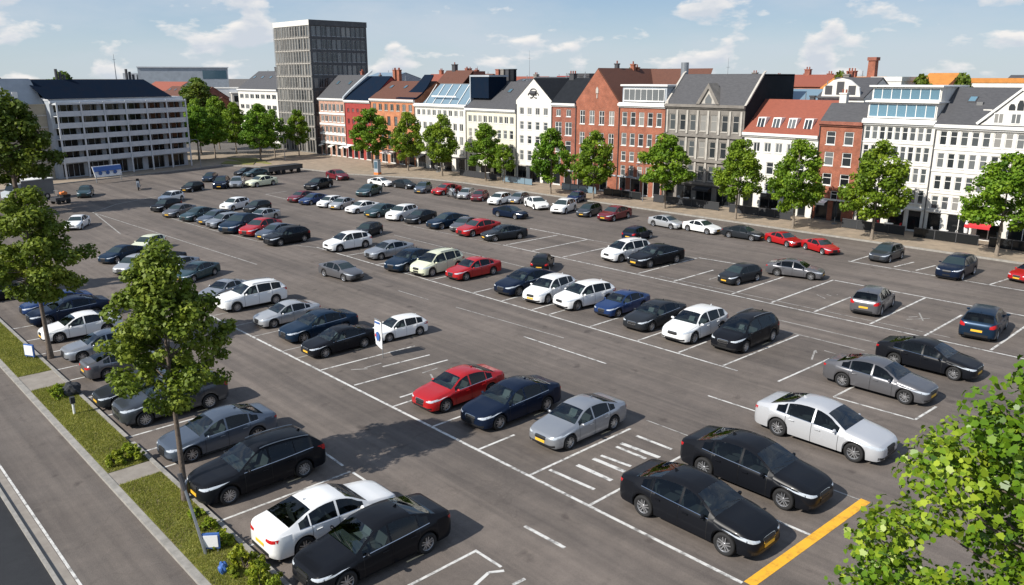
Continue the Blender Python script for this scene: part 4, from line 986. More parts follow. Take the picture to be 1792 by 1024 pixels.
# ------------------------------------------------------------------ buildings
WCACHE = {}
def window_meshes(w_, h_, fm, pm, style, arched=False):
    key = (round(w_, 2), round(h_, 2), fm, pm, style)
    if key in WCACHE: return WCACHE[key]
    t = min(.07, w_ * .1); b = MB()
    b.box(0, w_, .06, .11, 0, t, fm); b.box(0, w_, .06, .11, h_ - t, h_, fm); b.box(0, t, .06, .11, t, h_ - t, fm); b.box(w_ - t, w_, .06, .11, t, h_ - t, fm)
    if style in ('cross', 'sash', 'two') and w_ > .5:
        if style != 'sash': b.box(w_ / 2 - .03, w_ / 2 + .03, .062, .108, t, h_ - t, fm)
    if style in ('cross', 'sash'): b.box(t, w_ - t, .064, .106, h_ * .6, h_ * .6 + .05, fm)
    if style == 'multi':
        k = max(1, int(w_ / .8))
        for q in range(1, k): b.box(w_ * q / k - .03, w_ * q / k + .03, .062, .108, t, h_ - t, fm)
    b.box(-.04, w_ + .04, -.05, .06, -.07, 0, fm)      # sill
    g = MB(); g.poly([(t, .09, t), (w_ - t, .09, t), (w_ - t, .09, h_ - t), (t, .09, h_ - t)], pm)
    WCACHE[key] = (b.mesh('window'), g.mesh('pane')); return WCACHE[key]
def wall_holes(b, o, d, width, z0, z1, holes, m, rec=.13):
    # wall face from o along d (unit 2d), outward normal is right of d; holes = (u0,u1,za,zb)
    n = (-d[1], d[0])
    us = sorted({0, width, *[round(h[0], 3) for h in holes], *[round(h[1], 3) for h in holes]})
    zs = sorted({z0, z1, *[round(h[2], 3) for h in holes], *[round(h[3], 3) for h in holes]})
    def P(u, z, r=0): return (o[0] + d[0] * u + n[0] * r, o[1] + d[1] * u + n[1] * r, z)
    for i in range(len(us) - 1):
        for j in range(len(zs) - 1):
            uc, zc = (us[i] + us[i + 1]) / 2, (zs[j] + zs[j + 1]) / 2
            if any(h[0] < uc < h[1] and h[2] < zc < h[3] for h in holes): continue
            b.poly([P(us[i], zs[j]), P(us[i + 1], zs[j]), P(us[i + 1], zs[j + 1]), P(us[i], zs[j + 1])], m)
    for h in holes:
        a, c, e, f = h[:4]
        b.poly([P(a, e), P(a, e, rec), P(a, f, rec), P(a, f)], m); b.poly([P(c, e, rec), P(c, e), P(c, f), P(c, f, rec)], m)
        b.poly([P(a, f), P(a, f, rec), P(c, f, rec), P(c, f)], m); b.poly([P(a, e, rec), P(a, e), P(c, e), P(c, e, rec)], m)
def put_windows(root, o, d, holes):
    a = math.atan2(d[1], d[0])
    for h in holes:
        u0, u1, z0, z1, fm, pm, st, nm = h
        wm, pmh = window_meshes(u1 - u0, z1 - z0, fm, pm, st)
        x = link(nm, wm, root, (o[0] + d[0] * u0, o[1] + d[1] * u0, z0), a)
        link('pane', pmh, x)
def rowholes(width, z0, z1, n, ww, fm, pm, st, margin=.5, nm='window', groups=None):
    out = []
    if groups:          # list of centres (0..1)
        for c in groups: out.append((c * width - ww / 2, c * width + ww / 2, z0, z1, fm, pm, st, nm))
        return out
    sp = (width - 2 * margin) / n
    for k in range(n):
        c = margin + sp * (k + .5); out.append((c - ww / 2, c + ww / 2, z0, z1, fm, pm, st, nm))
    return out
def house(name, label, cat, yl, yr, eave, floors, wall, roof, shop=None, depth=9.0, x0=77.5, base=.12, loc=None, rz=-math.pi / 2, width=None, side=None, cornice='frame', bands=None, top_wall=None, group='houses along the shop pavement', sidewall=None):
    Wd = width if width else yl - yr
    root = empty(name, label, cat, loc or (x0, yl, base), rz, group)
    holes = []
    for f in floors: holes += rowholes(Wd, *f) if not isinstance(f, dict) else rowholes(Wd, **f)
    sh = []
    if shop:
        zt, openings, fm = shop
        for (a, c) in openings: sh.append((a * Wd, c * Wd, .08, zt, fm, 'panedark', 'multi', 'shop_window'))
    b = MB(); sw = sidewall or wall
    wall_holes(b, (0, 0), (1, 0), Wd, -.1, eave, holes + sh, wall)
    if side:
        sholes = []
        for f in side: sholes += rowholes(depth, *f)
        wall_holes(b, (Wd, 0), (0, 1), depth, -.1, eave, sholes, sw)
    else: b.poly([(Wd, 0, -.1), (Wd, depth, -.1), (Wd, depth, eave), (Wd, 0, eave)], sw)
    b.poly([(0, depth, -.1), (0, 0, -.1), (0, 0, eave), (0, depth, eave)], sw)
    b.poly([(Wd, depth, -.1), (0, depth, -.1), (0, depth, eave), (Wd, depth, eave)], sw)
    kind = roof[0]
    if kind == 'side':
        _, rh, rm = roof[:3]; dp = roof[3] if len(roof) > 3 else depth
        for x in (.0, Wd): b.poly([(x, 0, eave), (x, dp, eave), (x, dp / 2, rh)], sw)
    elif kind == 'gable':
        _, rh, rm = roof[:3]
        b.poly([(0, 0, eave), (Wd, 0, eave), (Wd / 2, 0, rh)], wall); b.poly([(0, depth, eave), (Wd, depth, eave), (Wd / 2, depth, rh)], sw)
    wo = b.build('wall', root)
    put_windows(root, (0, 0), (1, 0), holes + sh)
    if side: put_windows(root, (Wd, 0), (0, 1), sholes)
    t = .14
    r = MB()
    if kind == 'side':
        sl = (rh - eave) / (dp / 2); ov = .25
        r.prism([(-.05, -ov, eave - ov * sl), (Wd + .05, -ov, eave - ov * sl), (Wd + .05, dp / 2, rh), (-.05, dp / 2, rh)], (0, 0, t), rm)
        r.prism([(-.05, dp / 2, rh), (Wd + .05, dp / 2, rh), (Wd + .05, dp + ov, eave - ov * sl), (-.05, dp + ov, eave - ov * sl)], (0, 0, t), rm)
        ro = r.build('roof', root)
    elif kind == 'gable':
        sl = (rh - eave) / (Wd / 2); ov = .12
        r.prism([(-ov, .06, eave - ov * sl), (Wd / 2, .06, rh), (Wd / 2, depth, rh), (-ov, depth, eave - ov * sl)], (0, 0, t), rm)
        r.prism([(Wd / 2, .06, rh), (Wd + ov, .06, eave - ov * sl), (Wd + ov, depth, eave - ov * sl), (Wd / 2, depth, rh)], (0, 0, t), rm)
        ro = r.build('roof', root)
    elif kind == 'flat':
        r.box(.1, Wd - .1, .1, depth - .1, eave + .002, eave + .06, 'flatroof')
        ph = roof[1]
        for bx in ((-.06, Wd + .06, -.08, .12), (-.06, Wd + .06, depth - .12, depth + .08), (-.06, .12, .12, depth - .12), (Wd - .12, Wd + .06, .12, depth - .12)): r.box(*bx, eave - .02, eave + ph, roof[2])
        ro = r.build('roof', root)
    elif kind == 'mansard':      # sloped front, flat top
        _, rh, rm, run = roof
        r.prism([(0, .0, eave), (Wd, .0, eave), (Wd - roof_in, run, rh), (roof_in, run, rh)] if False else [(0, 0, eave), (Wd, 0, eave), (Wd, run, rh), (0, run, rh)], (0, .12, .08), rm)
        r.box(0, Wd, run + .12, depth, rh - .1, rh + .08, rm)
        r.poly([(0, 0, eave), (0, run, rh), (0, depth, rh), (0, depth, eave)], sw); r.poly([(Wd, 0, eave), (Wd, depth, eave), (Wd, depth, rh), (Wd, run, rh)], sw)
        r.poly([(0, depth - .01, eave), (Wd, depth - .01, eave), (Wd, depth - .01, rh), (0, depth - .01, rh)], sw)
        ro = r.build('roof', root)
    if cornice and kind != 'gable':
        c = MB(); c.box(-.03, Wd + .03, -.32, -.003, eave - .30, eave - .02, cornice); c.box(0, Wd, -.16, -.003, eave - .46, eave - .302, cornice); c.build('cornice', root)
    if bands:
        for z in bands[0]:
            c = MB(); c.box(.02, Wd - .02, -bands[2], -.003, z, z + bands[1], bands[3]); c.build('string_course', root)
    if shop and group:
        k_ = int(abs(yl) * 7) % 5
        c = MB(); c.box(.15, Wd - .15, -.10, -.003, shop[0] + .03, shop[0] + .2, ('framedark', 'stonelight', 'tarp', 'bluegrey', 'frame')[k_]); c.build('shop_fascia', root)
        for (a, c2_) in shop[1][::2]:
            if k_ in (0, 2, 4) and c2_ - a > .1: awning(root, a * Wd, c2_ * Wd, shop[0] - .02, .8, ('tarp', 'tarp', 'creamcloth', 'tarp', 'whitesign')[k_], .22)
        c = MB(); c.tube([(.1, -.10, 0), (.1, -.10, eave - .5)], .05, 'framedark', 6); c.build('downpipe', root)
    if kind == 'side' and roof[2] in ('slateroof', 'darkroof', 'redroof', 'brownroof') and Wd > 6 and roof[2] != 'redroof':
        sl_ = (roof[1] - eave) / (dp / 2)
        for q_ in range(int(Wd / 4)):
            xs_ = 1.5 + q_ * 4 + (yl % 1); ys_ = dp * .28
            if xs_ + .8 > Wd: continue
            c = MB(); z_ = eave + ys_ * sl_ + .15
            c.prism([(xs_, ys_, z_), (xs_ + .7, ys_, z_), (xs_ + .7, ys_ + .7, z_ + .7 * sl_), (xs_, ys_ + .7, z_ + .7 * sl_)], (0, 0, .08), 'framedark'); c.prism([(xs_ + .07, ys_ + .07, z_ + .07 * sl_ + .085), (xs_ + .63, ys_ + .07, z_ + .07 * sl_ + .085), (xs_ + .63, ys_ + .63, z_ + .63 * sl_ + .085), (xs_ + .07, ys_ + .63, z_ + .63 * sl_ + .085)], (0, 0, .01), 'paneblue'); c.build('skylight', ro)
    HOUSES.append((ro, Wd, roof, eave, depth)); return root, ro, Wd
HOUSES = []
def chimney(ro, x, y, z0, z1, w_=.6, m='brick2', pots=2, nm='chimney'):
    b = MB(); b.box(x - w_ / 2, x + w_ / 2, y - w_ * .4, y + w_ * .4, z0, z1, m); b.box(x - w_ / 2 - .06, x + w_ / 2 + .06, y - w_ * .4 - .06, y + w_ * .4 + .06, z1 - .12, z1 + .02, m)
    for k in range(pots):
        px = x + (k - (pots - 1) / 2) * w_ * .5; b.tube([(px, y, z1), (px, y, z1 + .35)], .09, 'redroof', 8)
    return b.build(nm, ro)
def dormer(ro, x, y0, z0, w_, h_, dp, wall, rm, fm='frame', pm='pane', slope=.0):
    b = MB(); b.box(x - w_ / 2, x - w_ / 2 + .1, y0, y0 + dp, z0, z0 + h_, wall); b.box(x + w_ / 2 - .1, x + w_ / 2, y0, y0 + dp, z0, z0 + h_, wall)
    b.box(x - w_ / 2 + .1, x + w_ / 2 - .1, y0, y0 + .06, z0, z0 + .12, wall); b.box(x - w_ / 2 + .1, x + w_ / 2 - .1, y0, y0 + .06, z0 + h_ - .12, z0 + h_, wall)
    b.prism([(x - w_ / 2 - .08, y0 - .1, z0 + h_ + .002), (x + w_ / 2 + .08, y0 - .1, z0 + h_ + .002), (x + w_ / 2 + .08, y0 + dp, z0 + h_ + .002), (x - w_ / 2 - .08, y0 + dp, z0 + h_ + .002)], (0, 0, .1), rm)
    d = b.build('dormer', ro)
    wm, pmh = window_meshes(w_ - .2, h_ - .24, fm, pm, 'multi' if w_ > 1.6 else 'cross')
    x_ = link('dormer_window', wm, d, (x - w_ / 2 + .1, y0 - .05, z0 + .12)); link('pane', pmh, x_) if False else None
    return d
def awning(root, u0, u1, z, dp, m, drop=.35):
    b = MB(); b.prism([(u0, -.02, z), (u1, -.02, z), (u1, -dp, z - drop), (u0, -dp, z - drop)], (0, 0, .04), m)
    b.prism([(u0, -dp, z - drop), (u1, -dp, z - drop), (u1, -dp, z - drop - .18), (u0, -dp, z - drop - .18)], (0, .02, 0), m)
    return b.build('awning', root)
W1 = ('frame', 'pane')
def fl(z0, z1, n, ww, st='sash', fm='frame', pm='pane', margin=.35): return (z0, z1, n, ww, fm, pm, st, margin)

# 1 white building with pointed gable at the right
r, ro, Wd = house('gabled_office_building', 'long white building with grey roof and a pointed white gable, at the right edge', 'building', 27.0, 11.5, 9.9,
    [fl(8.05, 9.3, 17, .62, 'sash'), fl(6.05, 7.35, 17, .6, 'sash'), fl(4.1, 5.35, 17, .6, 'sash'), fl(2.3, 3.5, 17, .6, 'sash')], 'white', ('side', 12.9, 'slateroof', 9), shop=(2.0, [(.02, .10), (.13, .26), (.29, .42), (.45, .60), (.64, .78), (.82, .97)], 'frame'), bands=([2.08, 3.75, 5.7, 7.65], .12, .07, 'frame'))
g = MB(); gx0, gx1, gp = 3.6, 9.4, 12.75
holes = [(gx0 + 1.0 + k * 1.3, gx0 + 1.0 + k * 1.3 + .8, 10.1, 11.0, 'frame', 'pane', 'cross', 'window') for k in range(3)]
g.box(gx0, gx1, -.12, 0.5, 9.6, 9.93, 'white')
g.prism([(gx0, -.1, 9.93), (gx1, -.1, 9.93), (gx1 - .45, -.1, 10.3), ((gx0 + gx1) / 2, -.1, gp), (gx0 + .45, -.1, 10.3)], (0, .3, 0), 'white')
g.prism([(gx0 - .15, -.25, 9.95), ((gx0 + gx1) / 2, -.25, gp + .12), ((gx0 + gx1) / 2, -.25, gp + .34), (gx0 - .3, -.25, 10.1)], (0, .5, 0), 'frame')
g.prism([(gx1 + .15, -.25, 9.95), ((gx0 + gx1) / 2, -.25, gp + .12), ((gx0 + gx1) / 2, -.25, gp + .34), (gx1 + .3, -.25, 10.1)], (0, .5, 0), 'frame')
g.prism([(gx0 + .1, .2, 9.9), (gx1 - .1, .2, 9.9), ((gx0 + gx1) / 2, .2, gp)], (0, 4.0, 0), 'slateroof')
g_ = g.build('gable', r)
for h in holes:
    b = MB(); b.box(h[0], h[1], -.14, -.105, h[2], h[3], 'frame'); b.box(h[0] + .08, h[1] - .08, -.15, -.145, h[2] + .08, h[3] - .08, 'pane'); b.box((h[0] + h[1]) / 2 - .03, (h[0] + h[1]) / 2 + .03, -.16, -.152, h[2] + .08, h[3] - .08, 'frame'); b.build('gable_window', g_)
b = MB()
for k, hh in ((-1, .5), (0, .8), (1, .5)):
    c = (gx0 + gx1) / 2 + k * .62
    b.prism([(c - .24, -.12, 11.25), (c + .24, -.12, 11.25), (c + .24, -.12, 11.25 + hh * .6), (c + .12, -.12, 11.25 + hh), (c - .12, -.12, 11.25 + hh), (c - .24, -.12, 11.25 + hh * .6)], (0, -.03, 0), 'pane')
b.build('gable_window', g_)
awning(r, 4.0, 6.0, 1.75, 1.5, 'redcloth')
chimney(ro, 5.6, 5, 12, 13.6, .5, 'framedark', 1)
b = MB(); b.box(2.4, 2.9, 2.2, 2.6, 10.9, 11.8, 'flatroof'); b.box(3.2, 3.9, 1.6, 2.1, 10.8, 11.2, 'white'); b.build('roof_vent', ro)
# 2 white building with glazed top storeys
r, ro, Wd = house('glazed_top_building', 'white building with two set-back storeys of blue glazing on top', 'building', 33.5, 27.0, 10.05,
    [fl(8.25, 9.45, 9, .52, 'sash', margin=.15), fl(6.4, 7.7, 9, .5, 'sash', margin=.15), fl(4.5, 5.8, 9, .5, 'sash', margin=.15), fl(2.6, 3.85, 9, .5, 'sash', margin=.15)], 'white', ('flat', .12, 'frame'), shop=(2.0, [(.04, .22), (.28, .42), (.50, .74), (.78, .97)], 'frame'), bands=([2.12, 4.1, 6.05, 7.95], .12, .07, 'frame'))
for k, (z0, z1, yo) in enumerate(((10.2, 11.65, .35), (11.78, 13.05, .9))):
    b = MB(); b.box(.15, Wd - .15, yo + .05, 7, z0, z1, 'white'); b.build('penthouse_wall', r)
    wm, pm_ = window_meshes(Wd - .5, z1 - z0 - .2, 'frame', 'paneblue', 'multi')
    x = link('ribbon_window', wm, r, (.25, yo - .1, z0 + .1)); link('pane', pm_, x)
    b = MB(); b.box(-.05, Wd + .05, yo - .35, 7.2, z1 + .002, z1 + .15, 'frame'); b.build('roof_slab', r)
# 3 narrow brick house
r, ro, Wd = house('narrow_brick_house', 'narrow red brick house with two windows per storey, left of the glazed-top building', 'house', 37.8, 33.5, 9.75,
    [fl(7.5, 8.8, 2, .95, 'sash'), fl(5.45, 6.8, 2, .95, 'sash'), fl(3.5, 4.7, 2, .95, 'sash', 'frame', 'panedark'), fl(2.1, 3.0, 1, .7, 'sash', 'frame', 'panedark', .2)], 'brick', ('mansard', 11.35, 'slateroof', 2.0), shop=(2.0, [(.08, .38), (.5, .72)], 'framedark'), depth=8, cornice='brick2')
chimney(ro, .8, 3.0, 11, 12.4, .7, 'white', 2)
# 4 white house with red tiled roof
r, ro, Wd = house('red_roofed_house', 'white house with red tiled roof and four white dormers', 'house', 46.2, 37.8, 8.3,
    [fl(6.3, 7.3, 5, .8, 'two', margin=1.0), fl(4.0, 5.3, 4, .85, 'sash', margin=.8), fl(2.3, 3.3, 4, .8, 'sash', margin=.8)], 'white', ('side', 11.5, 'redroof', 8), shop=(2.0, [(.06, .2), (.3, .55), (.62, .7), (.82, .92)], 'framedark'), depth=8)
for k in range(4):
    x = 1.6 + k * 1.75
    d = MB(); d.prism([(x - .45, .5, 8.75), (x + .45, .5, 8.75), (x + .45, .85, 9.85), (x - .45, .85, 9.85)], (0, 1.4, 0), 'frame'); dd = d.build('dormer', ro)
    p = MB(); p.prism([(x - .34, .49, 8.85), (x + .34, .49, 8.85), (x + .34, .8, 9.75), (x - .34, .8, 9.75)], (0, -.025, 0), 'pane'); p.build('dormer_window', dd)
    p = MB(); p.prism([(x - .03, .45, 8.85), (x + .03, .45, 8.85), (x + .03, .76, 9.75), (x - .03, .76, 9.75)], (0, .02, 0), 'frame'); p.build('glazing_bar', dd)
# 5 grey stone house
r, ro, Wd = house('grey_stone_house', 'ornate dark grey stone house with tall pilasters and a triangular roof dormer', 'house', 56.5, 46.2, 11.0,
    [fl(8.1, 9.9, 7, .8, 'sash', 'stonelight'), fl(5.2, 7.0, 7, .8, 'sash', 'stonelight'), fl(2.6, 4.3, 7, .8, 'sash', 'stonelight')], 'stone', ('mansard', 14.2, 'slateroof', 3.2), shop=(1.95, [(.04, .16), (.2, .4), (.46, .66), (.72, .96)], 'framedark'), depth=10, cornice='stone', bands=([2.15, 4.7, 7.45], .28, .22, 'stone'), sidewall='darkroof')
b = MB()
for z0, z1 in ((2.45, 4.65), (5.0, 7.4), (7.8, 10.35)):
    for k in range(8):
        x = .35 + (Wd - .7) * k / 7; b.box(x - .12, x + .12, -.14, -.003, z0, z1, 'stonelight')
b.build('pilaster', r)
b = MB(); cxx = 5.6
b.prism([(cxx - 1.5, -.1, 11.05), (cxx, -.1, 13.3), (cxx, -.1, 12.75), (cxx - 1.05, -.1, 11.05)], (0, 1.8, 0), 'stone'); b.prism([(cxx + 1.5, -.1, 11.05), (cxx + 1.05, -.1, 11.05), (cxx, -.1, 12.75), (cxx, -.1, 13.3)], (0, 1.8, 0), 'stone')
b.prism([(cxx - 1.04, .1, 11.05), (cxx + 1.04, .1, 11.05), (cxx, .1, 12.73)], (0, 1.5, 0), 'stonelight'); d_ = b.build('dormer', ro)
b = MB(); b.prism([(cxx - .4, .09, 11.15), (cxx + .4, .09, 11.15), (cxx + .4, .09, 11.6), (cxx, .09, 12.15), (cxx - .4, .09, 11.6)], (0, -.03, 0), 'pane'); b.build('dormer_window', d_)
b = MB(); b.box(-.12, .3, 0.0, 10, 10.98, 11.3, 'stonelight'); b.prism([(-.12, -.1, 11.0), (.12, -.1, 11.0), (.12, 3.2, 14.4), (-.12, 3.2, 14.4)], (0, .4, .2), 'stonelight'); b.prism([(Wd - .12, -.1, 11.0), (Wd + .12, -.1, 11.0), (Wd + .12, 3.2, 14.4), (Wd - .12, 3.2, 14.4)], (0, .4, .2), 'stonelight'); b.build('parapet', ro)
b = MB(); b.tube([(-.4, 3.9, 12.5), (-.4, 3.9, 15.6)], .45, 'metal', 16); b.build('flue', ro)
# 6 flat brick house with long dormer
r, ro, Wd = house('dormer_brick_house', 'red brick house with a wide white-framed glazed dormer along its roof', 'house', 63.4, 56.5, 10.9,
    [fl(8.3, 9.9, 5, .78, 'sash', margin=.25), fl(5.9, 7.4, 5, .78, 'sash', margin=.25), fl(4.0, 5.2, 5, .74, 'sash', margin=.25), fl(2.2, 3.5, 5, .74, 'sash', margin=.25)], 'brick', ('flat', .1, 'frame'), shop=(2.0, [(.05, .2), (.3, .52), (.58, .7), (.8, .96)], 'frame'), depth=9)
b = MB(); b.box(.2, Wd - .2, .35, 4, 10.95, 12.9, 'bluegrey'); b.build('dormer_wall', ro)
wm, pm_ = window_meshes(Wd - .9, 1.4, 'frame', 'pane', 'multi'); x = link('dormer_window', wm, ro, (.45, .18, 11.2)); link('pane', pm_, x)
b = MB(); b.box(.0, Wd, .1, 4.1, 12.902, 13.1, 'frame'); b.build('dormer_roof', ro)
# 7 steep brick gable
r, ro, Wd = house('gabled_brick_house', 'tall red brick house with a plain steep gable and brown roof', 'house', 70.5, 63.4, 10.9,
    [fl(8.2, 9.9, 4, .86, 'cross'), fl(5.7, 7.2, 4, .86, 'cross'), fl(4.0, 5.2, 4, .8, 'cross'), fl(2.2, 3.4, 4, .8, 'cross')], 'brick', ('gable', 14.9, 'brownroof'), shop=(2.0, [(.06, .2), (.28, .5), (.6, .78)], 'frame'), depth=12)
b = MB(); b.prism([(Wd / 2 - .2, -.02, 12.0), (Wd / 2 + .2, -.02, 12.0), (Wd / 2 + .2, -.02, 12.5), (Wd / 2, -.02, 12.8), (Wd / 2 - .2, -.02, 12.5)], (0, -.06, 0), 'stonelight'); b.box(Wd / 2 - .07, Wd / 2 + .07, -.07, -.003, 11.4, 11.9, 'stonelight'); b.build('gable_ornament', r)
chimney(ro, Wd / 2 - .3, 4, 14.3, 15.6, .5, 'framedark', 1)
b = MB(); b.prism([(Wd - 1, 8.0, 12.0), (Wd + 6.6, 8.0, 12.0), (Wd + 6.0, 10.5, 14.9), (Wd / 2, 10.5, 14.9)], (0, .1, .1), 'brownroof'); b.box(Wd, Wd + 6.5, 8.2, 14, 10, 12, 'brick2'); b.build('rear_wing_roof', ro)
# 8 narrow brick with white cornice
r, ro, Wd = house('small_brick_house', 'very narrow brick house with white cornice and dark roof beside the white gabled house', 'house', 74.8, 70.5, 10.7,
    [fl(9.0, 9.9, 2, .8, 'two'), fl(6.6, 8.3, 2, 1.2, 'cross'), fl(4.4, 5.9, 2, 1.0, 'sash'), fl(2.5, 3.8, 2, 1.0, 'sash')], 'brick2', ('side', 13.7, 'darkroof', 7), shop=(2.0, [(.08, .4), (.55, .9)], 'frame'), depth=7)
chimney(ro, .5, 3.5, 13.3, 14.4, .8, 'framedark', 3)
# 9 white gable
r, ro, Wd = house('white_gabled_house', 'white house with pointed gable bearing a dark scroll ornament', 'house', 81.6, 74.8, 10.9,
    [fl(9.0, 9.95, 4, .8, 'two'), fl(7.0, 8.1, 4, .8, 'sash'), fl(5.1, 6.2, 4, .8, 'sash'), fl(2.8, 4.2, 4, .8, 'sash')], 'white', ('gable', 13.7, 'darkroof'), shop=(2.0, [(.05, .3), (.4, .7), (.78, .96)], 'framedark'), depth=11)
b = MB(); b.tube([(Wd / 2 - .55, -.04, 11.9), (Wd / 2 + .55, -.04, 11.9)], .28, 'framedark', 10)
for sg in (-1, 1): b.tube([(Wd / 2 + sg * (.5 + .5 * math.cos(t)), -.06, 11.6 + .35 * math.sin(t)) for t in [q * .5 for q in range(11)]], .07, 'framedark', 5)
b.tube([(Wd / 2 + .6 * math.cos(t), -.06, 12.1 + .35 * math.sin(t)) for t in [q * .4 for q in range(9)]], .06, 'framedark', 5)
b.build('gable_ornament', r)
b = MB(); b.prism([(0, 4, 12.1), (-.1, 4, 11.0), (-5.4, 9.0, 13.9), (Wd / 2, 9, 13.9)], (0, .15, .1), 'slateroof'); b.build('rear_roof', ro)
# 10 long cream house with grey roof
r, ro, Wd = house('cream_house', 'long cream house with a broad plain grey roof', 'house', 92.4, 81.6, 9.6,
    [fl(7.6, 8.6, 9, .8, 'two'), fl(5.5, 6.7, 8, .78, 'sash'), fl(3.5, 4.6, 8, .78, 'sash'), fl(2.2, 3.0, 8, .7, 'sash')], 'creamwall', ('side', 13.2, 'slateroof', 10), shop=(2.0, [(.04, .2), (.3, .5), (.56, .72), (.8, .97)], 'framedark'), depth=10)
awning(r, 3.2, 6.6, 2.3, 1.8, 'creamcloth')
b = MB(); b.box(.1, 4.0, 1.0, 4.5, 11.0, 14.0, 'blueroof'); b.box(-.1, 4.2, .9, 4.7, 14.002, 14.25, 'bluegrey'); b.box(-.1, .095, .9, 4.6, 10.5, 14.0, 'bluegrey'); b.build('stair_tower', ro)
for k in range(4): chimney(ro, .6 + k * 1.1, 6, 13, 15.1, .7, ('brick2', 'stone', 'framedark', 'darkroof')[k], 0)
# 11 white with roof terrace
r, ro, Wd = house('terrace_house', 'white house with a glazed roof terrace, right of the orange brick house', 'house', 105.0, 92.4, 9.9,
    [fl(8.2, 9.1, 9, .85, 'two'), fl(6.1, 7.2, 8, .85, 'two'), fl(4.0, 5.3, 8, .85, 'two'), fl(2.5, 3.4, 8, .8, 'two')], 'white', ('flat', .1, 'frame'), shop=(2.0, [(.04, .2), (.3, .5), (.56, .72), (.8, .97)], 'framedark'), depth=10)
b = MB(); b.prism([(.8, 1.0, 9.98), (Wd - .3, 1.0, 9.98), (Wd - .3, 3.2, 12.8), (2.5, 3.2, 12.8)], (0, .15, .1), 'glassroof'); b.prism([(2.5, 3.35, 12.88), (Wd - .3, 3.35, 12.88), (Wd - .3, 8, 12.4), (.8, 8, 12.4)], (0, 0, .12), 'flatroof')
for k in range(6):
    x = 1.5 + k * 2.0; b.prism([(x, .94, 10.0), (x + .12, .94, 10.0), (x + .12 + .3, 3.14, 12.85), (x + .3, 3.14, 12.85)], (0, -.06, .02), 'frame')
b.box(3, 9, 1.1, 1.2, 11.0, 11.2, 'frame'); b.build('roof_terrace', ro)
# 12 orange brick
r, ro, Wd = house('orange_house', 'orange brick house with white cornice and a curved blue roof edge', 'house', 117.5, 105.0, 10.5,
    [fl(8.6, 9.7, 7, .95, 'two', 'stonelight'), fl(6.3, 7.7, 6, .9, 'sash', 'framedark'), fl(4.1, 5.4, 6, .9, 'sash', 'framedark'), fl(2.4, 3.4, 6, .9, 'sash', 'framedark')], 'orange', ('side', 13.2, 'brownroof', 9), shop=(2.0, [(.04, .16), (.22, .36), (.42, .56), (.62, .76), (.84, .96)], 'frame'), depth=9)
b = MB()
for k in range(8):
    t0, t1 = k / 8, (k + 1) / 8
    def cz(t): return 10.5 + 3.6 * (t ** 1.7)
    b.prism([(7.6 + 2.6 * t0, -.1 + 4 * t0, cz(t0)), (Wd + .1, -.1 + 4 * t0, cz(t0)), (Wd + .1, -.1 + 4 * t1, cz(t1)), (7.6 + 2.6 * t1, -.1 + 4 * t1, cz(t1))], (0, 0, .25), 'blueroof')
b.build('curved_roof', ro)
b = MB(); b.prism([(Wd - 3.5, 4.6, 10.6), (Wd + 3.4, 4.6, 10.6), (Wd + 3.4, 9.5, 14.9), (Wd - 3.5, 9.5, 14.9)], (0, 0, .15), 'brownroof'); b.box(Wd - 3.5, Wd + 3.4, 9.5, 12, 9, 14.9, 'brick2'); b.build('rear_roof', ro)
chimney(ro, Wd - 1.5, 9.6, 14.5, 16.0, .8, 'framedark', 1)
# 13 red painted
r, ro, Wd = house('red_painted_house', 'narrow dark red painted house between the orange and the pale banded house', 'house', 125.7, 117.5, 10.1,
    [fl(8.0, 8.7, 5, .7, 'two', 'redwall', 'pane'), fl(6.0, 6.9, 5, .7, 'two', 'redwall', 'pane'), fl(4.0, 4.9, 5, .7, 'two', 'redwall', 'pane')], 'redwall', ('side', 14.0, 'blueroof', 9), shop=(2.2, [(.04, .2), (.28, .44), (.5, .66), (.76, .94)], 'frame'), depth=9)
b = MB()
for k in range(8):
    t0, t1 = k / 8, (k + 1) / 8
    b.prism([(-.2 + 2.5 * t0 ** 1.5, -.3 + 4.6 * t0, 10.2 + 4.6 * t0), (.25 + 2.5 * t0 ** 1.5, -.3 + 4.6 * t0, 10.2 + 4.6 * t0), (.25 + 2.5 * t1 ** 1.5, -.3 + 4.6 * t1, 10.2 + 4.6 * t1), (-.2 + 2.5 * t1 ** 1.5, -.3 + 4.6 * t1, 10.2 + 4.6 * t1)], (0, 0, .35), 'bluegrey')
b.build('curved_parapet', ro)
for k in range(2): chimney(ro, 6.5 + k * 1.2, 6.5, 13.2, 15.2, .7, 'brick', 2)
# 14 pale banded
r, ro, Wd = house('banded_house', 'pale pink brick house with white bands, right beside the dark tower', 'house', 134.6, 125.7, 10.3,
    [fl(8.0, 9.3, 6, 1.0, 'two'), fl(6.1, 7.2, 6, 1.0, 'two'), fl(4.2, 5.3, 6, 1.0, 'two'), fl(2.6, 3.6, 6, .9, 'two')], 'pink', ('side', 14.2, 'slateroof', 9), shop=(2.0, [(.04, .16), (.22, .36), (.42, .56), (.62, .76), (.84, .96)], 'frame'), depth=9, bands=([2.15, 3.75, 5.5, 7.4], .35, .12, 'frame'))
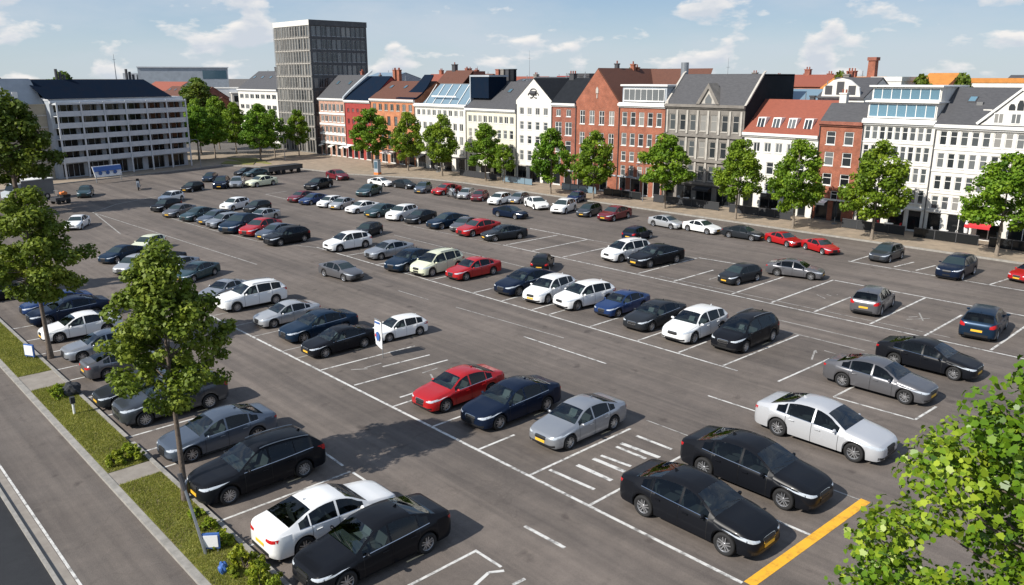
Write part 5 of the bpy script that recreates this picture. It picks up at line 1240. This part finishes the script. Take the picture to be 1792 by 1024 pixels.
# tower
r, ro, Wd = house('tower_block', 'tall flat-topped tower block, pale left face and shaded gridded right face', 'tower', 150.2, 136.6, 23.2,
    [fl(2.9 + k * 2.3, 4.7 + k * 2.3, 13, .72, 'sash', 'towerlight', 'pane') for k in range(9)], 'towerlight', ('flat', .9, 'white'), shop=(2.4, [(.03, .2), (.26, .44), (.5, .7), (.76, .96)], 'towerlight'), depth=12.3, x0=77.6, side=[fl(2.9 + k * 2.3, 4.6 + k * 2.3, 11, .85, 'two', 'metal', 'pane') for k in range(9)], cornice=None, group=None, sidewall='towershaded',
    bands=([2.55 + k * 2.3 for k in range(9)], .14, .1, 'stonelight'))
b = MB()
for k in range(14):
    x = Wd * k / 13; b.box(max(x - .05, 0.01), min(x + .05, Wd - .01), -.16, -.103, .2, 23.0, 'stonelight')
b.build('mullion', r)
b = MB(); b.box(Wd + .11, Wd + .13, -.02, 12.35, 23.15, 24.12, 'towershaded'); b.build('shaded_parapet_cladding', r)  # carries the painted shade of the right face up over the parapet
# apartment block with balconies
AX = math.atan2(6.43, 20.85)
r, ro, Wd = house('apartment_block', 'grey apartment block with long pale balconies and navy roof, left background', 'apartment block', 0, 0, 10.8,
    [fl(2.75 + k * 1.6, 3.95 + k * 1.6, 6, 3.0, 'multi', 'bluegrey', 'panedark', .2) for k in range(5)], 'bluegrey', ('flat', .2, 'balcony'), shop=(2.0, [(.03, .18), (.2, .36), (.38, .5), (.53, .62), (.66, .8), (.83, .97)], 'bluegrey'), depth=10, loc=(30.8, 126.35, .12), rz=AX, width=21.8, cornice='balcony', group=None)
for k in range(5):
    z = 2.2 + k * 1.6
    b = MB(); b.box(.3, Wd - .1, -1.1, -.003, z, z + .1, 'balcony'); b.box(.3, Wd - .1, -1.16, -1.1, z, z + .74, 'balcony'); b.build('balcony', r)
b = MB()
for k in range(7):
    x = .3 + (Wd - .6) * k / 6; b.box(x - .12, x + .12, -1.24, -1.163, .0, 10.6, 'balcony')
b.build('balcony_post', r)
b = MB(); b.box(.2, Wd - .1, -1.2, -.003, 10.22, 10.48, 'balcony'); b.build('eaves_slab', r)
b = MB(); b.prism([(-.6, -.3, 11.0), (Wd - 2.0, -.3, 11.0), (Wd - 4.2, 3.0, 13.5), (-1.2, 3.0, 13.5)], (0, .2, .12), 'blueroof'); b.prism([(-1.2, 3.2, 13.5), (Wd - 4.2, 3.2, 13.5), (Wd - 2.0, 8, 11.0), (-.6, 8, 11.0)], (0, .2, .12), 'blueroof')
b.prism([(Wd - 2.3, -.2, 11.0), (Wd - 4.5, 3.0, 13.4), (Wd - 2.3, 7.8, 11.0)], (.15, 0, 0), 'balcony'); b.build('main_roof', r)
r2, ro2, W2 = house('side_block', 'beige clad block with pale sloping gable, left end of the apartment block', 'apartment block', 0, 0, 10.2,
    [fl(2.75 + k * 1.6, 3.6 + k * 1.6, 2, 1.6, 'multi', 'beige', 'panedark', .6) for k in range(4)], 'beige', ('flat', .15, 'beige'), shop=(2.0, [(.1, .3), (.5, .8)], 'framedark'), depth=8, loc=(23.6, 126.1, .12), rz=AX * .55, width=7.0, cornice=None, group=None, bands=([2.3, 3.9, 5.5, 7.1, 8.7], .18, .1, 'stonelight'))
b = MB(); b.prism([(0.2, .2, 10.35), (W2 - .05, .2, 10.35), (W2 - .9, 1.4, 13.7), (-1.2, 1.4, 13.7)], (0, .3, 0), 'bluegrey'); b.box(-1.2, W2 - .9, 1.75, 7, 10.2, 13.75, 'bluegrey'); gg = b.build('gable', r2)
b = MB(); b.box(1.2, 2.0, .55, .66, 11.6, 12.8, 'frame'); b.box(3.2, 3.9, .5, .62, 11.2, 12.0, 'frame'); b.build('gable_window', gg)
# white house left of the tower
r, ro, Wd = house('white_corner_house', 'white banded house with grey roof standing left of the tower', 'house', 182, 163, 11.4,
    [fl(9.3, 10.3, 7, 1.9, 'multi', margin=.4), fl(7.0, 8.0, 7, 1.9, 'multi', margin=.4), fl(4.7, 5.8, 7, 1.9, 'multi', margin=.4), fl(2.4, 3.5, 7, 1.9, 'multi', margin=.4)], 'white', ('side', 15.2, 'slateroof', 11), shop=(2.0, [(.04, .3), (.4, .7)], 'framedark'), depth=11, x0=84, group=None, sidewall='stone')
chimney(ro, 9, 5.5, 14.8, 16.2, .9, 'framedark', 1)
# ------------------------------------------------------------------ roofs of the town behind
rs = random.Random(12)
def back_house(label, x, yl, yr, eave, rh, wall, rm, depth=9, ridge='side', cols=4):
    n = max(1, int((yl - yr) / 2.4))
    return house('back_house', label, 'house', yl, yr, eave, [fl(eave - 1.7, eave - .6, n, .9, 'two')], wall, (ridge, rh, rm) if ridge != 'flat' else ('flat', .5, 'orangeroof' if rm == 'orangeroof' else wall), depth=depth, x0=x, base=0, cornice=None, group='roofs of the town behind')
BH = [ # label, x, yl, yr, eave, ridge, wall, roofmat, kind
 ('white curved-front attic house behind the narrow brick house', 84.0, 41.5, 36.5, 12.0, 13.9, 'white', 'slateroof', 'side'),
 ('blue glazed roof behind the red-roofed white house', 86.5, 50.5, 41.8, 10.8, 12.6, 'bluegrey', 'glassroof', 'side'),
 ('orange roofed low building at the right skyline', 104.0, 33.6, 18, 13.45, 13.9, 'white', 'orangeroof', 'flat'),
 ('white box house on the skyline behind the glazed-top building', 98.0, 42.0, 38.5, 13.6, 14.2, 'white', 'flatroof', 'flat'),
 ('orange gabled house beside the white box house on the skyline', 101.0, 38.0, 34.6, 12.9, 14.4, 'orange', 'orangeroof', 'side'),
 ('ochre and red house on the skyline behind the grey stone house', 112.0, 62.0, 54.0, 12.8, 14.3, 'orange', 'redroof', 'side'),
 ('brown roofed house on the skyline left of the tall red chimney', 108.0, 53.0, 46.0, 12.6, 14.0, 'brick', 'orangeroof', 'side'),
 ('long brown roof on the skyline behind the grey stone house', 118.0, 76.0, 63.0, 12.4, 13.9, 'brick2', 'brownroof', 'side'),
 ('dark roof on the skyline right of the white gable', 96.0, 84.0, 77.0, 12.4, 14.0, 'brick2', 'darkroof', 'side'),
 ('brick block with red front on the skyline above the cream roof', 106.0, 101.0, 97.5, 13.8, 14.4, 'redwall', 'flatroof', 'flat'),
 ('black block on the skyline above the cream roof', 106.0, 97.0, 93.5, 14.2, 14.6, 'framedark', 'flatroof', 'flat'),
 ('pale low roof on the skyline behind the cream house', 104.0, 112.0, 101.5, 12.7, 13.7, 'white', 'slateroof', 'side'),
 ('brown house on the skyline behind the roof terrace', 104.0, 128.0, 120.0, 12.8, 14.6, 'brick2', 'brownroof', 'side'),
 ('orange tiled house on the skyline behind the orange brick house', 104.0, 140.0, 130.0, 12.8, 14.6, 'brick', 'redroof', 'side'),
 ('glass topped pale block on the skyline right of the tower', 106.0, 163.0, 152.0, 13.8, 15.0, 'bluegrey', 'glassroof', 'side'),
 ('grey roof on the skyline behind the orange house', 120.0, 150.0, 142.0, 13.2, 15.2, 'stone', 'slateroof', 'side'),
 ('maroon roofed low block left of the white corner house', 84.0, 232.0, 205.0, 9.0, 11.6, 'brick2', 'brownroof', 'side'),
 ('red brick low block behind the plaza trees', 78.0, 205.0, 186.0, 7.2, 9.5, 'brick', 'brownroof', 'side'),
 ('slate roofed house at the right skyline beyond the orange roof', 118.0, 34.0, 22.0, 12.8, 14.2, 'stone', 'slateroof', 'side'),
 ('brown roofed house at the far right skyline', 112.0, 19.0, 5.0, 12.6, 14.1, 'brick2', 'brownroof', 'side'),
]
made = []
for (lb, x, yl, yr, ev, rh, wl, rm, kd) in BH: made.append(back_house(lb, x, yl, yr, ev, rh, wl, rm, 8, kd))
for i in (5, 6, 7, 8, 11, 12, 13, 15, 19): chimney(made[i][1], made[i][2] * .35, 4.0, BH[i][5] - .3, BH[i][5] + .9, .8, rs.choice(['brick', 'brick2', 'stone']), 2)
b = MB(); b.prism([(0.4, -.1, 12.05), (4.6, -.1, 12.05), (4.4, -.1, 13.0), (3.4, -.1, 13.75), (2.5, -.1, 13.95), (1.6, -.1, 13.75), (.6, -.1, 13.0)], (0, .3, 0), 'white'); g_ = b.build('curved_gable', made[0][0])
for k in range(3):
    b = MB(); b.box(.8 + k * 1.25, 1.55 + k * 1.25, -.16, -.103, 12.3, 13.2 + (.4 if k == 1 else 0), 'framedark'); b.build('gable_window', g_)
rs = random.Random(8)
for ro_, W_, rf, ev_, dp_ in list(HOUSES):
    if rf[0] in ('side', 'gable') and W_ > 3.5:
        for k in range(rs.choice([1, 2, 2])):
            x_ = rs.uniform(.15, .85) * W_ if rf[0] == 'side' else W_ / 2
            y_ = dp_ / 2 + rs.uniform(.3, 1.2) if rf[0] == 'side' else rs.uniform(5, 8)
            if rs.random() < .5: chimney(ro_, x_, y_, rf[1] - 1.2, rf[1] + rs.uniform(.2, .9), rs.uniform(.4, .8), rs.choice(['brick', 'brick2', 'stone', 'framedark', 'white']), rs.choice([0, 1, 2]))
            else:
                b = MB(); b.tube([(x_, y_, rf[1] - 1), (x_, y_, rf[1] + rs.uniform(.4, 1.3))], .05, 'metal', 5); b.box(x_ - .25, x_ + .25, y_ - .02, y_ + .02, rf[1] + .25, rf[1] + .3, 'metal'); b.build('aerial', ro_)
# tall red brick chimney
b = MB(); b.tube([(0, 0, 0), (0, 0, 16.3)], [.95, .6], 'brick', 4); b.box(-.55, .55, -.55, .55, 16.0, 16.4, 'brick2')
o = b.build('factory_chimney', None, loc=(101.1, 43.3, 0)); tag(o, 'tall red brick chimney rising above the roofs right of the grey house', 'chimney')
# long pale hall far away
root = empty('exhibition_hall', 'long pale flat-roofed hall on the left skyline with a dark glazed end', 'building', (135.5, 301, 0), math.atan2(11.3, -28.9))
b = MB(); b.box(0, 31, 0, 1, 0, 17.5, 'bluegrey'); b.box(0, 31, -18, 0, 0, 17.5, 'bluegrey'); b.box(-.3, 31.3, -18.3, 1.3, 17.502, 17.9, 'balcony'); b.build('wall', root)
b = MB(); b.box(.6, 9.0, 1.003, 1.06, 13.6, 16.6, 'paneblue'); b.build('glazed_end', root)
b = MB(); b.box(31.5, 36, -10, 1, 0, 15.6, 'balcony'); b.build('annex', root)
root = empty('low_hall', 'low pale sheds with many windows in front of the long hall', 'building', (133, 262, 0), math.atan2(11.3, -28.9))
b = MB(); b.box(-6, 24, 0, 10, 0, 10.6, 'balcony'); b.box(-6, 14, 10.5, 18, 0, 9.2, 'stonelight'); b.build('wall', root)
for k in range(6):
    b = MB(); b.box(-5 + k * 3.2, -2.6 + k * 3.2, 18.003, 18.05, 6.6, 8.4, 'panedark'); b.build('window', root)
b = MB(); b.box(-6.3, 14.3, 10.2, 18.3, 9.202, 9.5, 'white'); b.box(-6.3, 24.3, -.3, 10.1, 10.602, 10.9, 'white'); b.build('roof', root)
# masts
def mast(label, x, y, h, r=.12):
    b = MB(); b.tube([(0, 0, 0), (0, 0, h * .7), (0, 0, h)], [r * 2, r, r * .3], 'metal', 6)
    b.tube([(-.4, 0, h * .93), (.4, 0, h * .93)], r * .4, 'metal', 4)
    o = b.build('radio_mast', None, loc=(x, y, 0)); tag(o, label, 'mast')
mast('thin radio mast on the left skyline above the navy roof', 75.5, 238.3, 20.2, .13)
mast('thin aerial mast on the skyline above the cream house', 102, 104, 18.6, .05)
mast('thin aerial on the skyline above the grey stone house', 90, 56.5, 16.4, .05)
# far trees along the skyline
FT = [(62, 238, 15.2, 5, 'far treetop on the left skyline right of the twin dark flues'), (38, 230, 14.8, 6, 'far treetop on the left skyline above the navy roof'), (26, 215, 14.9, 6, 'far treetop at the far left skyline'), (48, 250, 15.0, 6, 'far treetop on the left skyline in the middle of the navy roof'),
      (78, 190, 13.6, 5, 'yellow-green tree behind the right end of the navy roof'), (72, 176, 12.6, 5, 'light green tree between the apartment block and the maroon block'),
      (106, 84, 15.2, 3, 'green treetop on the skyline left of the steep brick gable'), (100, 36.8, 13.9, 2.6, 'olive treetop on the skyline right of the tall red chimney'), (101, 33.0, 14.0, 2.6, 'olive treetop on the skyline above the glazed-top building'),
      (112, 52.6, 14.4, 2.5, 'yellow-green treetop on the skyline left of the tall red chimney')]
src = tree('skyline_tree', FT[0][4], (FT[0][0], FT[0][1], 0), FT[0][2], 4, 5.2, 3600, .75, 'leafdark', 'bark', 77, .35, 60, .9, 'trees on the skyline')
for i, (x, y, h, rx, lb) in enumerate(FT[1:]):
    copytree(src, lb, (x, y, 0), i * 1.7, (rx / 5.2, h / FT[0][2]), 'trees on the skyline')
# twin dark flues left skyline
for x, y, lb, h in ((33.5, 131.0, 'cluster of dark flues above the left part of the navy roof', 15.2), (44.5, 135.2, 'pair of dark flues above the middle of the navy roof', 15.3)):
    b = MB()
    for k in range(3): b.tube([(k * .5, 0, 0), (k * .5 - .1, 0, h - .4 * k)], .2, 'framedark', 7)
    o = b.build('roof_flue', None, loc=(x, y, 0)); tag(o, lb, 'chimney')
# bungalow fill so that no open ground shows between the rows of roofs
for i, (x, yl, yr, e, rh) in enumerate(((140, 120, 100, 11.5, 13.8), (142, 98, 78, 11.8, 13.6), (138, 76, 58, 11.6, 13.7), (136, 56, 40, 11.8, 13.8), (134, 38, 20, 11.4, 13.7), (150, 150, 124, 12, 14), (160, 190, 160, 12, 14.2), (60, 300, 270, 10, 13.0), (20, 290, 250, 10, 13.0), (100, 290, 262, 10, 12.6), (5, 235, 205, 9, 12.2))):
    back_house('distant %s roofed terrace on the skyline, %s' % (('red', 'grey', 'brown')[i % 3], ('behind the roof terrace', 'behind the cream house', 'behind the steep brick gable', 'behind the grey stone house', 'at the right', 'behind the orange house', 'right behind the tower', 'far left centre', 'far left', 'below the pale hall', 'at the left edge')[i]), x, yl, yr, e, rh, rs.choice(['white', 'brick', 'stonelight']), ('redroof', 'slateroof', 'brownroof')[i % 3])

# ------------------------------------------------------------------ street furniture
# flag banner
root = empty('flag_banner', 'tall white advertising banner with dark blue emblem beside the black saloon', 'banner', (21.75, 33.2, .004), 0)
b = MB(); b.tube([(0, -.33, 0), (0, -.33, 1.85), (0, -.2, 1.98), (0, .3, 2.0)], .022, 'metal', 8); b.build('pole', root, 40)
b = MB(); n = 10
def ban(u, v): return (.03 * math.sin(v * 5 + u * 2), -.31 + .62 * u, .45 + 1.48 * v + (-.12 * (1 - v) * u * 0 + .16 * (1 - v) * (u - .0) ** 2))
for i in range(4):
    for j in range(n):
        b.poly([ban(i / 4, j / n), ban((i + 1) / 4, j / n), ban((i + 1) / 4, (j + 1) / n), ban(i / 4, (j + 1) / n)], 'whitesign')
cl = b.build('banner_cloth', root, 60)
for p in cl.data.polygons: pass
b = MB()
for sx in (-1,):
    b.prism([(-.045, -.16 + .34 * (.5 + .5 * math.cos(t)) * (1 if math.cos(t) > 0 else 1), 1.1 + .26 * math.sin(t)) for t in [k * math.pi / 8 for k in range(9)]] + [(-.045, -.1, .92), (-.045, .05, .84)], (-.012, 0, 0), 'bluesign')
    b.prism([(-.05, .1, 1.08), (-.05, .22, 1.06), (-.05, .22, 1.2), (-.05, .14, 1.24)], (-.014, 0, 0), 'redcloth')
    b.box(-.07, -.055, -.22, .2, 1.80, 1.90, 'bluesign')
b.build('emblem', root)
# notice boards on the verge
def board(label, x, y, rz, h, w_, tilt=0):
    root = empty('notice_board', label, 'sign', (x, y, .1), rz)
    b = MB(); b.box(-.04, .04, -w_ / 2, w_ / 2, .12, h, 'bluesign'); b.box(-.03, .03, -w_ / 2 + .05, -w_ / 2 + .1, 0, .12, 'metal'); b.box(-.03, .03, w_ / 2 - .1, w_ / 2 - .05, 0, .12, 'metal'); b.build('frame', root)
    b = MB(); b.box(-.06, -.043, -w_ / 2 + .04, w_ / 2 - .04, .18, h - .05, 'whitesign'); b.build('panel', root)
board('small white and blue notice board on the verge by the paved crossing', 8.4, 45.0, .5, .75, .62)
board('small white and blue notice board on the verge at the foot of the leaning post', 7.95, 21.75, .9, .62, .5)
# leaning post
root = empty('sign_post', 'leaning pale grey post with dark cap beside the near verge tree', 'post', (7.75, 21.75, .1), 0)
b = MB(); b.tube([(0, 0, 0), (-.12, .3, 1.2), (-.22, .62, 2.25)], [.05, .045, .04], 'metal', 8); b.build('pole', root, 40)
b = MB(); b.tube([(-.2, .57, 2.0), (-.25, .7, 2.5)], .075, 'framedark', 8); b.tube([(-.2, .58, 2.05), (-.05, .75, 2.2)], .03, 'metal', 6); b.build('cap', root)
# short marker post
root = empty('marker_post', 'short white marker post with black top on the grass', 'post', (7.95, 35.8, .1), 0)
b = MB(); b.tube([(0, 0, 0), (0, 0, .5)], .05, 'whitesign', 8); b.build('post', root); b = MB(); b.box(-.09, .09, -.09, .09, .5, .78, 'tarp'); b.build('top', root)
# black sack
rg = random.Random(4)
def sack(name, label, x, y, z, s, m, cat):
    bm = bmesh.new(); bmesh.ops.create_icosphere(bm, subdivisions=3, radius=1)
    for v in bm.verts:
        c = v.co.copy(); k = 1 + .14 * math.sin(c.x * 6 + c.z * 4) + .1 * math.sin(c.y * 9); v.co = Vector((c.x * s[0] * k, c.y * s[1] * k, max(c.z, -.55) * s[2] * k + s[2] * .55))
    me = bpy.data.meshes.new(name); bm.to_mesh(me); bm.free(); me.materials.append(M[m]); o = link(name, me, None, (x, y, z)); tag(o, label, cat); return o
sack('refuse_sack', 'lumpy black refuse sack lying on the verge by the kerb', 8.55, 38.3, .1, (.38, .42, .36), 'tarp', 'sack')
sack('litter_bag', 'small blue bag on the ground between the bottom shrubs', 7.75, 20.5, .1, (.13, .16, .22), 'bluesign', 'bag')
# motorcycles in the aisles
def bike(label, x, y, rz, s=1.0, body='framedark'):
    root = empty('motorcycle', label, 'motorcycle', (x, y, .004), rz, 'motorcycles in the open lanes', s)
    for xw in (.72, -.68):
        b = MB(); n = 16; 
        pts = [(xw + .29 * math.cos(2 * math.pi * k / n), 0, .33 + .29 * math.sin(2 * math.pi * k / n)) for k in range(n + 1)]; b.tube(pts, .055, 'tyre', 6, False)
        b.tube([(xw, -.05, .33), (xw, .05, .33)], .09, 'metal', 8)
        for k in range(4): b.tube([(xw, 0, .33), pts[k * 4]], .015, 'metal', 4)
        b.build('wheel', root)
    b = MB(); b.tube([(.45, 0, .62), (.1, 0, .8), (-.25, 0, .74)], [.12, .2, .14], body, 8); b.build('tank', root)
    b = MB(); b.tube([(-.2, 0, .78), (-.55, 0, .8), (-.85, 0, .9)], [.12, .14, .08], 'trimblack', 8); b.build('seat', root)
    b = MB(); b.box(-.3, .35, -.14, .14, .25, .62, 'metal'); b.tube([(-.1, .15, .3), (-.9, .2, .36)], .05, 'chrome', 8); b.build('engine', root)
    b = MB(); b.tube([(.72, .08, .33), (.48, .08, .95)], .03, 'chrome', 6); b.tube([(.72, -.08, .33), (.48, -.08, .95)], .03, 'chrome', 6); b.build('fork', root)
    b = MB(); b.tube([(.35, -.38, 1.02), (.48, 0, .98), (.35, .38, 1.02)], .02, 'trimblack', 6); b.tube([(.55, 0, .85), (.66, 0, .85)], .09, 'lamp', 8); b.box(.5, .54, -.14, .14, .95, 1.2, 'carglass'); b.build('handlebar', root)
bike('dark motorcycle standing on the lane before the apartment block', 35.3, 108.1, R_(250), 1.25)
bike('pale motorcycle with luggage standing in the aisle beside the pavement cars', 60.3, 74.8, R_(260), 1.25, 'metal')
# quad with orange load
root = empty('utility_cart', 'small dark utility cart with orange load near the left trees', 'cart', (24.6, 102.0, .004), R_(200))
b = MB(); b.box(-.9, .9, -.5, .5, .35, .75, 'framedark'); b.box(-.95, -.05, -.55, .55, .752, 1.0, 'trimblack'); b.build('body', root)
b = MB(); b.tube([(-.7, -.3, 1.1), (-.5, .3, 1.15)], .22, 'orangeplastic', 8); b.tube([(-.3, -.3, 1.12), (-.2, .2, 1.1)], .18, 'orangeplastic', 8); b.build('load', root)
for sx in (-.6, .6):
    for sy in (-.5, .5):
        b = MB(); b.tube([(sx, sy - .08, .26), (sx, sy + .08, .26)], .26, 'tyre', 14); b.build('wheel', root)
b = MB(); b.tube([(.3, -.4, .7), (.4, -.4, 1.5), (.4, .4, 1.5), (.3, .4, .7)], .03, 'metal', 6); b.build('roll_bar', root)
# grey box van behind the left tree
root = empty('box_van', 'grey box van with pale roof parked behind the left tree', 'van', (22.6, 107.5, .004), R_(195))
b = MB(); b.box(-2.6, 1.1, -.95, .95, .55, 2.35, 'flatroof'); b.box(-2.66, 1.16, -1.0, 1.0, 2.352, 2.45, 'frame'); b.build('cargo_box', root)
b = MB(); b.prism([(1.12, -.9, .5), (2.6, -.9, .5), (2.6, -.9, 1.15), (2.15, -.9, 1.3), (1.75, -.9, 2.05), (1.12, -.9, 2.1)], (0, 1.8, 0), 'bluegrey'); b.build('cab', root)
b = MB(); b.prism([(2.17, -.8, 1.32), (2.17, .8, 1.32), (1.79, .8, 2.0), (1.79, -.8, 2.0)], (.03, 0, .02), 'carglass'); b.build('windscreen', root)
for sx in (-1.7, 1.9):
    for sy in (-.85, .85):
        b = MB(); b.tube([(sx, sy - .1, .36), (sx, sy + .1, .36)], .36, 'tyre', 16); b.tube([(sx, sy - .11, .36), (sx, sy + .11, .36)], .18, 'rim', 12); b.build('wheel', root)
# folded white parasols
def parasol(label, x, y, z, h, m='whitesign', opened=False, grp=None):
    root = empty('parasol', label, 'parasol', (x, y, z), 0, grp)
    b = MB(); b.tube([(0, 0, 0), (0, 0, h)], .03, 'metal', 6); b.tube([(0, 0, 0), (0, 0, .08)], .28, 'metal', 12); b.build('pole', root)
    b = MB()
    if opened:
        n = 8
        for k in range(n):
            a0, a1 = 2 * math.pi * k / n, 2 * math.pi * (k + 1) / n
            b.prism([(0, 0, h), (1.25 * math.cos(a0), 1.25 * math.sin(a0), h - .42), (1.25 * math.cos(a1), 1.25 * math.sin(a1), h - .42)], (0, 0, -.02), m)
    else: b.tube([(0, 0, .7), (0, 0, 1.1), (0, 0, h * .8), (0, 0, h)], [.16, .2, .12, .03], m, 8)
    b.build('canopy', root)
parasol('folded white parasol at far left before the dark shop front, left one', 24.9, 121.0, .12, 2.6)
parasol('folded white parasol at far left before the dark shop front, right one', 26.3, 121.4, .12, 2.4)
parasol('folded dark parasol before the narrow brick house doorway', 76.0, 34.6, .12, 2.3, 'tarp')
parasol('open cream parasol before the white house with roof terrace', 75.2, 96.5, .12, 2.4, 'creamcloth', True)
parasol('folded white parasol under the red awning', 76.3, 22.9, .12, 2.2)
parasol('open white parasol before the orange brick house', 75.2, 110.0, .12, 2.4, 'whitesign', True)
# large banner sign on the pavement left
root = empty('billboard', 'blue and white tilted advertising board on the lane before the apartment block', 'billboard', (35.0, 118.6, .12), AX)
b = MB(); b.box(-1.9, -1.82, -.05, .05, 0, 1.0, 'metal'); b.box(1.82, 1.9, -.05, .05, 0, 1.0, 'metal'); b.build('leg', root)
b = MB(); b.prism([(-2, -.06, .75), (2, -.06, .75), (2.1, .3, 2.2), (-2.1, .3, 2.2)], (0, .08, 0), 'whitesign'); b.build('panel', root)
b = MB(); b.prism([(-2.0, -.005, 1.5), (2.03, -.005, 1.5), (2.07, .18, 2.12), (-2.07, .18, 2.12)], (0, -.06, .0), 'bluesign')
for k in range(3): b.tube([(-1.2 + k * 1.1, -.12, 1.25), (-1.2 + k * 1.1, -.03, 1.27)], .26, 'bluesign', 12)
b.build('printed_band', root)
# long dark trailer near the far cluster
root = empty('flat_trailer', 'long low dark trailer parked at the back of the far cluster', 'trailer', (57.6, 112.0, .004), R_(12))
b = MB(); b.box(-3.2, 3.2, -.9, .9, .55, 1.15, 'framedark'); b.box(-3.25, 3.25, -.95, .95, 1.152, 1.22, 'tarp'); b.build('bed', root)
for sx in (-1.4, -.5, 2.4):
    for sy in (-.85, .85):
        b = MB(); b.tube([(sx, sy - .1, .34), (sx, sy + .1, .34)], .34, 'tyre', 14); b.build('wheel', root)
# advertising column with yellow foot
root = empty('advertising_column', 'blue and yellow advertising pillar on the pavement before the orange house', 'sign', (66.8, 100.2, .12), .3)
b = MB(); b.box(-.4, .4, -.4, .4, .0, .3, 'orangeplastic'); b.build('base', root)
b = MB(); b.box(-.36, .36, -.36, .36, .302, 2.1, 'bluegrey'); b.box(-.42, .42, -.42, .42, 2.102, 2.2, 'metal'); b.build('pillar', root)
b = MB(); b.box(-.38, -.365, -.28, .28, .9, 1.9, 'paneblue'); b.build('poster', root)
# terrace screens and planters before the shops
def screen(label, y0, y1, x=74.6, h=.85, m='panedark'):
    root = empty('terrace_screen', label, 'screen', (x, y0, .12), 0, 'low terrace screens before the shops')
    b = MB(); n = max(1, round((y1 - y0) / 1.6)); L_ = (y1 - y0) / n
    b.box(-.05, .05, 0, y1 - y0, h, h + .06, 'framedark')
    for k in range(n + 1): b.box(-.04, .04, max(0, k * L_ - .03), min(y1 - y0, k * L_ + .03), 0, h - .002, 'framedark')
    b.build('frame', root)
    b = MB(); 
    for k in range(n): b.box(-.015, .015, k * L_ + .032, (k + 1) * L_ - .032, .06, h - .004, m)
    b.build('panel', root)
screen('dark glass terrace screen before the white gabled building at right', 13.5, 20.5)
screen('dark glass terrace screen before the red awning', 21.3, 26.6)
screen('dark terrace screen before the glazed-top building', 27.4, 33.2, m='tarp')
screen('dark terrace screen before the red-roofed white house', 38.5, 45.5, m='tarp')
screen('dark terrace screen before the grey stone house', 46.8, 55.5, m='tarp')
screen('grey terrace screen before the brick house with wide dormer', 57.3, 63.0)
screen('low pale terrace screen before the steep brick gable', 64.2, 70.0, m='glassroof')
screen('blue-green glass terrace screen before the white gabled house', 75.4, 81.2, m='glassroof')
screen('dark terrace screen before the long cream house', 82.4, 90.5, m='tarp')
# terrace tables with chairs
def table(label, x, y):
    root = empty('terrace_table', label, 'table', (x, y, .12), 0, 'tables on the shop terraces')
    b = MB(); b.tube([(0, 0, .70), (0, 0, .74)], .38, 'frame', 14); b.build('tabletop', root)
    b = MB(); b.tube([(0, 0, .02), (0, 0, .70)], .035, 'metal', 6); b.tube([(0, 0, 0), (0, 0, .03)], .24, 'metal', 10); b.build('leg', root)
def chair(label, x, y, rz, m):
    root = empty('terrace_chair', label, 'chair', (x, y, .12), rz, 'chairs on the shop terraces')
    b = MB(); b.box(-.21, .21, -.21, .21, .43, .47, m); b.build('seat', root)
    b = MB(); b.prism([(-.21, -.21, .5), (.21, -.21, .5), (.21, -.30, .9), (-.21, -.30, .9)], (0, -.03, 0), m); b.build('backrest', root)
    for sx in (-.19, .19):
        for sy in (-.19, .19):
            b = MB(); b.tube([(sx, sy, 0), (sx, sy, .43)], .016, 'metal', 5); b.build('leg', root)
TT = [(76.0, 24.6, 'the red awning'), (76.0, 29.4, 'the glazed-top building'), (76.0, 41.0, 'the red-roofed white house'), (76.0, 52.0, 'the grey stone house'), (76.0, 60.5, 'the wide-dormer brick house'), (76.0, 86.0, 'the long cream house'), (76.0, 97.0, 'the roof-terrace house')]
for i, (x, y, w_) in enumerate(TT):
    table('round terrace table before ' + w_, x, y)
    chair('terrace chair on the left of the table before ' + w_, x, y + .75, R_(180), ('whitesign', 'redcloth', 'tarp')[i % 3])
    chair('terrace chair on the right of the table before ' + w_, x, y - .75, 0, ('whitesign', 'redcloth', 'tarp')[i % 3])
# street lamps
def lamp(label, x, y, h=5.5):
    root = empty('street_lamp', label, 'street lamp', (x, y, .12), 0, 'slim street lamps')
    b = MB(); b.tube([(0, 0, 0), (0, 0, h * .6), (0, 0, h)], [.07, .05, .035], 'metal', 8); b.build('pole', root)
    b = MB(); b.tube([(0, 0, h), (-.5, 0, h + .15), (-1.0, 0, h + .12)], .03, 'metal', 6); b.build('arm', root)
    b = MB(); b.box(-1.35, -.9, -.1, .1, h + .06, h + .16, 'metal'); b.build('lamp_head', root)
lamp('slim street lamp at the right end of the apartment block', 52.0, 128.6, 4.2)
lamp('slim street lamp on the pavement before the grey stone house', 74.0, 56.6, 4.2)
lamp('slim street lamp beside the plaza trees left of the tower', 66.5, 128.0, 4.0)
print('objects', len(bpy.data.objects))
